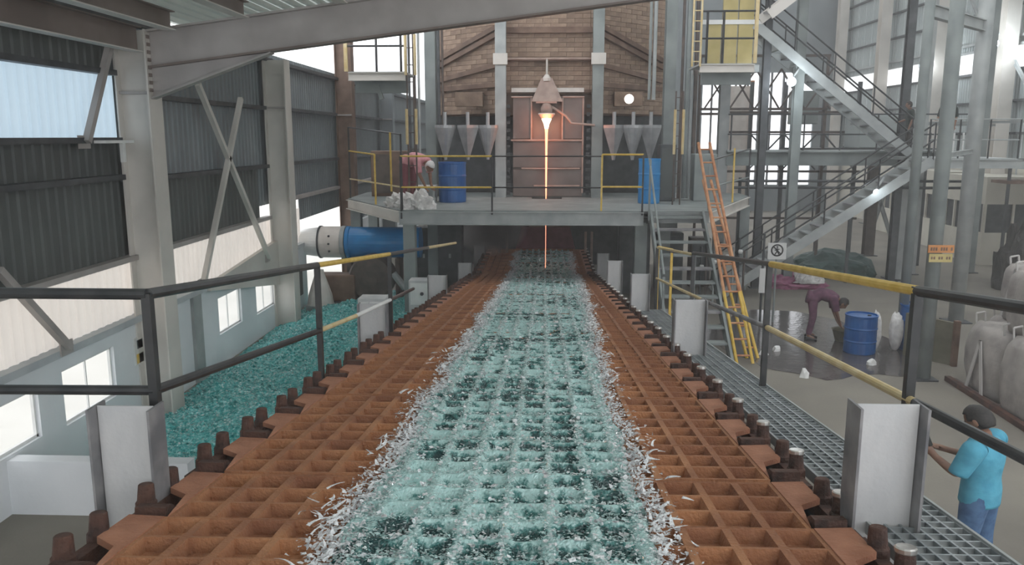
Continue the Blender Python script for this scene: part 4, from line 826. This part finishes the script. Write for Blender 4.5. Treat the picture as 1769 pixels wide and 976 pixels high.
def ladder(label, a, b, wd, m, n=12, r=.03, sd=(1, 0, 0), split=None, seg=()):
    t = thing('ladder', label, 'ladder', a); A, B = V(a), V(b); s_ = V(sd) * wd / 2
    for s in (-1, 1):
        if split:
            C_ = A.lerp(B, split); MB().tube(A + s_ * s, C_ + s_ * s, r, 8).build('rail', 'yellow', t); MB().tube(C_ + s_ * s, B + s_ * s * .8, r, 8).build('rail', m, t)
        else: MB().tube(A + s_ * s, B + s_ * s, r, 8).build('rail', m, t)
    for za, zb_ in seg:
        for s in (-1, 1): MB().tube(V((A.x, A.y - .05, za)) + s_ * s * 1.15, V((A.x, A.y - .05, zb_)) + s_ * s * 1.15, .034, 8).build('safety_rail', 'yellow2', t)
    for k in range(n): c = A.lerp(B, (k + .5) / n); MB().tube(c - s_ * .95, c + s_ * .95, r * .6, 6).build('rung', m, t)
ladder('dark vertical ladder with yellow rail lengths at the left of the furnace beside the balcony', (-3.25, 20.1, PZ), (-3.25, 20.1, 7.6), .2, 'lattice', 12, .02, seg=((4.3, 5.15), (5.95, 6.9)))
ladder('dark vertical ladder with one yellow length right of the furnace, below the cabin balcony', (3.35, 20.8, PZ), (3.35, 20.8, 5.6), .18, 'lattice', 9, .02, seg=((4.05, 5.15),))
ladder('pale yellow ladder beside the upper right balcony rail', (3.75, 20.96, 6.2), (3.75, 20.96, 7.9), .2, 'yellow2', 7, .025)
ladder('orange wooden ladder leaning on the right of the platform stairs, yellow at its foot', (4.05, 15.9, 0), (3.62, 18.85, 4.35), .32, 'orange', 15, .035, split=.3)
ladder('second leaning yellow-footed pole ladder right behind the orange one', (4.3, 16.3, 0), (3.75, 19.0, 3.5), .22, 'orange', 9, .035, split=.35)
t = thing('vertical_pipes', 'bundle of dark pipes and cables climbing beside the left furnace column', 'pipes', (-3.5, 22.8, PZ))
for i, x in enumerate((-3.75, -3.62, -3.5, -2.95, -2.85)): MB().tube((x, 22.9 + .05 * i, PZ), (x, 22.9 + .05 * i, 8.8), .035 + .01 * (i % 2), 8).build('pipe', ('dkgrey', 'lattice', 'grey')[i % 3], t)
t = thing('vertical_pipes', 'bundle of grey pipes climbing beside the right furnace column', 'pipes', (3.8, 22.8, PZ))
for i, x in enumerate((2.85, 2.98, 3.75, 3.9, 4.02, 4.15)): MB().tube((x, 22.9 + .05 * i, PZ + (2.7 if i < 2 else 0)), (x, 22.9 + .05 * i, 8.9), .04 + .015 * (i % 2), 8).build('pipe', ('bluegrey', 'grey', 'lattice')[i % 3], t)
t = thing('dark_cabinet', 'dark control cabinets on the platform right of the furnace', 'cabinet', (3.7, 22, PZ)); MB().box(3.05, 3.5, 21.9, 22.4, PZ, PZ + 1.5).build('cabinet', 'dkgrey', t, bevel=.02); MB().box(4.0, 4.6, 22, 22.6, PZ, PZ + 1.25).build('cabinet', 'bluegrey', t, bevel=.02); MB().box(3.1, 3.45, 21.88, 21.9, PZ + .1, PZ + 1.4).build('door', 'clad', t)
t = thing('dark_cabinet', 'brown control cabinet on the left wing of the platform', 'cabinet', (-4.3, 23.5, PZ)); MB().box(-5.0, -3.8, 23.4, 24.0, PZ, PZ + 1.3).build('cabinet', 'wood', t, bevel=.02); MB().box(-4.9, -4.4, 23.38, 23.4, PZ + .1, PZ + 1.2).build('door', 'lattice', t)
# lamps
def flood(x, y, z, label, r=.14, e=60):
    t = thing('floodlight', label, 'lamp', (x, y, z), 'bright floodlights')
    MB().lathe([(r * 1.3, 0), (r * 1.25, .06), (r * .6, .2), (r * .5, .22)], (x, y, z), 20, 'y').build('housing', 'dkgrey', t); MB().lathe([(r, -.02), (r * 1.1, .0)], (x, y, z), 20, 'y').build('lens', 'lamp', t)
    MB().tube((x, y + .15, z), (x + .3, y + .3, z + .4), .03, 6).build('bracket', 'grey', t)
    l = bpy.data.lights.new('floodlight_glow', 'POINT'); l.energy = e; l.shadow_soft_size = r; l.color = (.85, .94, 1); q = bpy.data.objects.new('floodlight_glow', l); COL.objects.link(q); q.location = (x, y - .3, z)
flood(16.3, 31.2, 7.82, 'brightest floodlight on the right, high on the wall', .15, 120)
flood(6.98, 23.9, 6.02, 'floodlight hanging under the upper stairs', .11, 60)
flood(16.4, 37.0, 7.5, 'floodlight farther along the right wall', .13, 80)
flood(16.6, 29.8, 2.1, 'small lamp glaring above the booth at the right edge', .1, 20)
flood(9.15, 22.8, 2.97, 'small lamp below the lower stair flight', .08, 8)
# booths along the right wall
for i, (x0_, x1_, y0_, y1_, lab) in enumerate(((15.4, 17.4, 29.0, 31.8, 'cream office booth with dark window at the right edge'), (15.9, 17.4, 33.2, 35.8, 'cream office booth with dark windows behind the orange sign'), (16.2, 17.4, 37.2, 40.2, 'cream booth farther back beside the brown braced column'))):
    t = thing('office_booth', lab, 'booth', (x0_, y0_, 0), 'cream booths along the right wall'); MB().box(x0_, x1_, y0_, y1_, 0, 1.15).build('lower_wall', 'creamwall', t); MB().box(x0_, x1_, y0_, y1_, 2.15, 3.1).build('upper_wall', 'creamwall', t)
    MB().box(x0_ + .06, x1_, y0_ + .06, y1_ - .06, 1.15, 2.15).build('dark_glazing', 'dkgrey', t)
    for k in range(5): yy = y0_ + (y1_ - y0_) * k / 4; MB().box(x0_ - .02, x0_ + .06, yy - .04, yy + .04, 1.15, 2.15).build('window_post', 'creamwall', t)
    for k in range(3): xx = x0_ + (x1_ - x0_) * k / 2; MB().box(xx - .04, xx + .04, y0_ - .02, y0_ + .05, 1.15, 2.15).build('window_post', 'creamwall', t)
t = thing('wall_shelf', 'brown shelf frame high above the booths at the right edge', 'shelf', (15.5, 28, 3)); MB().box(15.2, 17.3, 27.4, 28.4, 2.95, 3.05).build('board', 'wood', t); MB().box(15.2, 17.3, 27.4, 28.4, 3.7, 3.76).build('board', 'dkgrey', t)
for x in (15.25, 17.2): MB().box(x, x + .08, 27.45, 27.53, 0, 3.76).build('upright', 'dkgrey', t)
# bulk bags
def bulkbag(x, y, z, label, s=1.0, seed=0, straps=True):
    t = thing('bulk_bag', label, 'bulk bag', (x, y, z), 'stacked bulk bags'); b = bmesh.new(); bmesh.ops.create_cube(b, size=1); bmesh.ops.subdivide_edges(b, edges=b.edges, cuts=9, use_grid_fill=True)
    for v in b.verts:
        c = v.co; h = c.z + .5; bl = 1 + .12 * math.sin(PI * min(1, h)) - .10 * (h > .97); r_ = (abs(c.x * 2) ** 5 + abs(c.y * 2) ** 5) ** .2; m_ = max(abs(c.x), abs(c.y)) * 2; k_ = (m_ / r_ if r_ > 0 else 1)
        n_ = 1 + .05 * fbm(c.x * 3 + seed, c.y * 3, c.z * 3); v.co = V((c.x * bl * k_ * n_ * s, c.y * bl * k_ * n_ * s, h * 1.08 * s * (1 + .04 * fbm(c.x * 3, c.y * 3, seed))))
    me = bpy.data.meshes.new('bag'); b.to_mesh(me); b.free(); me.materials.append(M['bag']); link('bag', me, t, True)
    for dx in (-1, 1):
        for dy in (-1, 1):
            cx, cy = x + dx * .40 * s, y + dy * .40 * s; MB().path([(cx, cy, z + 1.0 * s), (cx + dx * .03, cy, z + 1.22 * s), (cx - dx * .12, cy, z + 1.25 * s), (cx - dx * .16, cy, z + 1.0 * s)], .018, 6).build('lifting_loop', 'strap', t)
    if straps:
        xf = x - .57 * s
        MB().prism([(xf - .02, y - .05, z + 1.0), (xf - .02, y - .13, z + 1.0), (xf - .04, y + .15, z + .08), (xf - .04, y + .23, z + .08)], (.02, 0, 0)).build('hanging_strap', 'strap', t)
        MB().prism([(xf - .02, y - .13, z + 1.0), (xf - .02, y - .05, z + 1.0), (xf - .04, y - .28, z + .08), (xf - .04, y - .36, z + .08)], (.02, 0, 0)).build('hanging_strap', 'strap', t)
bulkbag(8.25, 14.1, 0, 'dusty white bulk bag with hanging straps on the floor behind the man in blue', 1.12, 1)
bulkbag(8.2, 12.8, 0, 'dusty bulk bag at the right edge, lower and nearest', 1.15, 2, False)
bulkbag(8.35, 13.4, 1.25, 'dusty bulk bag on top of the lower bags at the right edge', .95, 3, False)
bulkbag(9.2, 15.4, 0, 'bulk bag behind the strapped one, right of the olive board', 1.0, 4)
bulkbag(9.2, 15.1, 1.1, 'bulk bag on top at the back of the stack', .95, 5)
bulkbag(9.6, 13.4, .0, 'bulk bag at the outer right of the stack', 1.0, 6, False)
t = thing('pallet_rail', 'dark rusty rail lying on the floor in front of the bulk bags', 'rail', (7.4, 13.2, 0)); MB().bar((7.55, 14.9, .05), (7.45, 11.2, .05), .1, .09).build('bar', 'rust2', t); MB().bar((7.68, 14.9, .03), (7.6, 11.2, .03), .06, .05).build('bar', 'lattice', t)
blob('tarpaulin_heap', 'dark lumpy tarpaulin bundle standing tall at the right edge before the booths', 'tarpaulin', 'tarpdk', (14.0, 24.3, 0), (.55, .6, 1.75), 3, .35)
blob('tarpaulin_heap', 'green tarpaulin covered mound behind the bending worker', 'tarpaulin', 'tarp', (9.6, 27.0, 0), (1.35, 1.2, .78), 6, .18)
blob('cloth_heap', 'white and magenta cloth heap left of the green mound', 'cloth', 'magenta', (7.5, 24.6, 0), (.9, .6, .35), 8, .4)
blob('sack_heap', 'pale sack lying on the cloth heap by the green mound', 'sack', 'sack', (7.9, 24.2, .2), (.45, .3, .4), 9, .35)
# wet patch
pts = []
for k in range(48):
    t_ = 2 * PI * k / 48; r_ = 1 + .22 * fbm(math.cos(t_) * 1.6, math.sin(t_) * 1.6); pts.append((5.9 + 2.1 * r_ * math.cos(t_), 17.9 + 2.9 * r_ * math.sin(t_), .004))
o = MB().prism(pts, (0, 0, .003)).build('wet_patch', 'wet'); tag(o, 'dark wet patch on the concrete floor around the bending worker', 'puddle')
for i, (x, y, lab) in enumerate(((4.6, 16.6, 'white scrap on the wet floor nearest the railing post'), (4.95, 16.9, 'white scrap beside the first on the wet floor'), (6.55, 15.9, 'small white scrap near the open blue drum'), (4.95, 15.0, 'pale upright scrap below the lower yellow rail'))):
    blob('floor_scrap', lab, 'litter', 'white', (x, y, 0), (.09, .06, .12 if i < 3 else .18), 20 + i, .6, 2)
for i, (x, y, a) in enumerate(((5.3, 12.6, .5), (5.2, 11.9, .9))):
    o = MB().bar((x, y, .01), (x + .4 * math.cos(a), y - .3, .01), .03, .02).build('floor_stick', 'wood'); tag(o, ('dark stick lying on the bare floor beyond the grating' if i == 0 else 'shorter dark stick nearer the grating'), 'stick')
# signs
t = thing('prohibition_sign', 'white no-pedestrians sign with black ring above the yellow rail', 'sign', (5.4, 19.5, 1.3))
sx, sy, sz = 5.62, 19.6, 1.77; MB().box(sx - .22, sx + .22, sy, sy + .015, sz - .2, sz + .2).build('board', 'signw', t)
rg = MB(); n = 28
for k in range(n):
    a0, a1 = 2 * PI * k / n, 2 * PI * (k + 1) / n; rg.prism([(sx + .15 * math.cos(a0), sy - .004, sz + .02 + .15 * math.sin(a0)), (sx + .15 * math.cos(a1), sy - .004, sz + .02 + .15 * math.sin(a1)), (sx + .115 * math.cos(a1), sy - .004, sz + .02 + .115 * math.sin(a1)), (sx + .115 * math.cos(a0), sy - .004, sz + .02 + .115 * math.sin(a0))], (0, .004, 0))
rg.build('ring', 'ink', t); MB().bar((sx - .1, sy - .006, sz + .12), (sx + .1, sy - .006, sz - .08), .02, .025).build('slash', 'ink', t)
fg = MB(); fg.bar((sx, sy - .004, sz + .07), (sx, sy - .004, sz), .004, .05, (1, 0, 0)); fg.bar((sx, sy - .004, sz), (sx - .05, sy - .004, sz - .08), .004, .025, (1, 0, 0)); fg.bar((sx, sy - .004, sz), (sx + .05, sy - .004, sz - .08), .004, .025, (1, 0, 0)); fg.bar((sx - .06, sy - .004, sz + .02), (sx + .06, sy - .004, sz + .05), .004, .02, (1, 0, 0)); fg.box(sx - .02, sx + .02, sy - .006, sy - .002, sz + .08, sz + .12); fg.build('walking_figure', 'ink', t)
MB().tube((sx, sy + .03, 0), (sx, sy + .03, sz), .025, 8).build('stand', 'bluegrey', t)
t = thing('notice_board', 'orange-brown notice board on the front pipe column', 'sign', (7.2, 14.85, 2.4)); sx, sy = 7.19, 14.82
MB().box(sx - .24, sx + .22, sy, sy + .02, 2.42, 2.56).build('board', 'signo', t); MB().box(sx - .21, sx + .2, sy, sy + .02, 2.25, 2.40).build('board', 'ochre', t)
for k in range(9): MB().box(sx - .2 + k * .045, sx - .17 + k * .045, sy - .003, sy, 2.46, 2.52).build('lettering', 'wood', t) if k % 4 != 3 else None
for k in range(8): MB().box(sx - .18 + k * .045, sx - .15 + k * .045, sy - .003, sy, 2.3, 2.35).build('lettering', 'wood', t) if k % 3 != 2 else None
t = thing('white_notice', 'narrow white board hanging beside the right railing post', 'sign', (5.2, 19.3, .8)); MB().box(5.22, 5.38, 19.55, 19.58, .75, 1.35).build('board', 'signw', t); MB().tube((5.3, 19.6, 0), (5.3, 19.6, 2.2), .03, 8).build('stand', 'dkgrey', t)

# ================================================================== LEFT MACHINERY
t = thing('blue_duct', 'thick blue horizontal duct with cream flanged end at the left under the platform', 'duct', (-5, 21.5, 1.68))
MB().lathe([(.41, -5.3), (.43, -5.28), (.43, -5.2), (.41, -5.18), (.41, -3.3), (.40, -3.3)], (0, 21.5, 1.69), 32, 'x').build('blue_shell', 'duct', t, False)
MB().lathe([(.44, -5.42), (.44, -5.31)], (0, 21.5, 1.69), 32, 'x').build('steel_ring', 'grey', t); MB().lathe([(.42, -5.98), (.42, -5.43)], (0, 21.5, 1.69), 32, 'x').build('cream_section', 'ductend', t)
MB().lathe([(.44, -6.03), (.44, -5.98)], (0, 21.5, 1.69), 32, 'x').build('steel_ring', 'dkgrey', t); MB().lathe([(.30, -6.9), (.40, -6.03)], (0, 21.5, 1.69), 32, 'x').build('white_cone', 'white', t)
for a in (-.5, 0, .5):
    MB().lathe([(.03, -.02), (.03, .02)], (-5.7, 21.5 - .42 * math.cos(a), 1.69 + .42 * math.sin(a)), 8, 'y').build('bolt', 'dkgrey', t)
for x in (-5.2, -3.9): MB().box(x - .06, x + .06, 21.2, 21.8, 0, 1.28).build('saddle_leg', 'lattice', t)
t = thing('blower_machine', 'dark brown blower and motor under the blue duct', 'machine', (-4.6, 20.8, 0))
MB().lathe([(.2, 20.55), (.55, 20.6), (.6, 20.7), (.6, 21.1), (.5, 21.15)], (-4.5, 0, .85), 24, 'y').build('fan_casing', 'lattice', t); MB().box(-5.9, -4.9, 20.5, 21.1, .25, .95).build('motor', 'wood', t, bevel=.05)
MB().box(-6.0, -3.6, 20.4, 21.2, .12, .26).build('skid', 'dkgrey', t); MB().path([(-3.9, 20.6, 1.0), (-3.6, 20.6, .6), (-3.2, 20.6, .45)], .09, 10).build('elbow_pipe', 'grey', t)
t = thing('hopper_bin', 'small cream cone bin in the doorway below the duct', 'bin', (-5.75, 21.0, 0)); MB().lathe([(.34, .25), (.3, .5), (.12, 1.05), (.1, 1.15)], (-5.72, 20.2, 0), 18).build('cone', 'ductend', t); MB().box(-6.05, -5.4, 20.0, 20.5, .0, .25).build('foot', 'grey', t)
for i, (x, y, wd, h, lab) in enumerate(((-3.1, 14.2, .5, 1.62, 'grey metal box beside the third beam stub on the left'), (-2.75, 17.6, .5, 1.35, 'pale cabinet behind the platform leg on the left'), (-2.6, 12.2, .35, 1.9, 'small light junction cabinet with round knob left of the conveyor'))):
    t = thing('machine_cabinet', lab, 'cabinet', (x, y, 0)); MB().box(x - wd / 2, x + wd / 2, y, y + .4, 0, h).build('case', 'plate', t, bevel=.015); MB().box(x - wd / 2 + .04, x + wd / 2 - .04, y - .012, y, h - .55, h - .06).build('door', 'white', t); MB().lathe([(.04, y - .04), (.04, y - .01)], (x + .05, 0, h - .3), 10, 'y').build('knob', 'dkgrey', t.children[1])
# dark clutter under platform
for i, (x, y, wd, h, m, lab) in enumerate(((-2.7, 23.0, .7, 2.1, 'dkgrey', 'dark equipment cabinet under the platform, left of the conveyor'), (-3.6, 24.0, .8, 1.8, 'clad', 'bluish dark cabinet farther left under the platform'), (2.6, 23.2, .9, 2.2, 'dkgrey', 'dark equipment cabinet under the platform, right of the conveyor'), (3.7, 23.8, .8, 1.7, 'clad', 'dark cabinet behind the platform stairs'), (4.7, 24.3, .6, 1.5, 'lattice', 'brown machine box under the right wing of the platform'))):
    t = thing('equipment_cabinet', lab, 'cabinet', (x, y, 0)); MB().box(x - wd / 2, x + wd / 2, y, y + .5, 0, h).build('case', m, t, bevel=.02); MB().box(x - wd / 2 + .05, x + wd / 2 - .05, y - .015, y, .15, h - .1).build('door', 'dkgrey', t)
    MB().box(x - .03, x + .03, y - .04, y - .015, h * .5, h * .5 + .12).build('handle', 'grey', t.children[1])
t = thing('pipe_valves', 'cluster of small pipes and pale valves under the right wing of the platform', 'pipes', (4.8, 21.8, 0))
for i in range(9):
    x = 4.1 + .17 * i; MB().tube((x, 21.9 + .1 * (i % 3), 0), (x, 21.9 + .1 * (i % 3), 1.3 + .5 * ((i * 7) % 5) / 4), .03, 6).build('pipe', ('grey', 'dkgrey', 'lattice')[i % 3], t)
    if i % 2: MB().lathe([(.05, .9 + .07 * i), (.07, .95 + .07 * i), (.05, 1.0 + .07 * i)], (x, 21.85, 0), 8).build('valve', 'white', t)
# smoke by the pour
sm = MB().box(-2.9, -.5, 24.6, 26.6, .7, 2.5).build('smoke_haze', 'white'); m = bpy.data.materials.new('smoke'); m.use_nodes = True; nt = m.node_tree; nt.nodes.remove(nt.nodes['Principled BSDF'])
vs = nt.nodes.new('ShaderNodeVolumePrincipled'); vs.inputs['Color'].default_value = (.75, .7, .68, 1); tc = nt.nodes.new('ShaderNodeTexCoord'); nz = nt.nodes.new('ShaderNodeTexNoise'); nz.inputs['Scale'].default_value = 1.4
gr_ = nt.nodes.new('ShaderNodeTexGradient'); gr_.gradient_type = 'SPHERICAL'; mp = nt.nodes.new('ShaderNodeMapping'); mp.inputs['Location'].default_value = (-1, -1, -1); mp.inputs['Scale'].default_value = (2, 2, 2)
mu = nt.nodes.new('ShaderNodeMath'); mu.operation = 'MULTIPLY'; mu2 = nt.nodes.new('ShaderNodeMath'); mu2.operation = 'MULTIPLY'; mu2.inputs[1].default_value = 9
nt.links.new(tc.outputs['Generated'], mp.inputs[0]); nt.links.new(mp.outputs[0], gr_.inputs[0]); nt.links.new(tc.outputs['Object'], nz.inputs[0]); nt.links.new(gr_.outputs['Fac'], mu.inputs[0]); nt.links.new(nz.outputs[0], mu.inputs[1]); nt.links.new(mu.outputs[0], mu2.inputs[0]); nt.links.new(mu2.outputs[0], vs.inputs['Density']); nt.links.new(vs.outputs[0], nt.nodes['Material Output'].inputs['Volume'])
sm.data.materials.clear(); sm.data.materials.append(m); tag(sm, 'pale smoke drifting left of the pour over the conveyor', 'smoke', kind='stuff')

hz_ = MB().box(-6.1, 17.3, -3, 49.7, .02, 13.8).build('dusty_haze', 'white'); m = bpy.data.materials.new('dusty_haze'); m.use_nodes = True; nt = m.node_tree; nt.nodes.remove(nt.nodes['Principled BSDF'])
vs = nt.nodes.new('ShaderNodeVolumeScatter'); vs.inputs['Color'].default_value = (1, .985, .96, 1); vs.inputs['Density'].default_value = .0062; nt.links.new(vs.outputs[0], nt.nodes['Material Output'].inputs['Volume'])
hz_.data.materials.clear(); hz_.data.materials.append(m); tag(hz_, 'thin dusty haze filling the furnace hall', 'haze', kind='stuff')
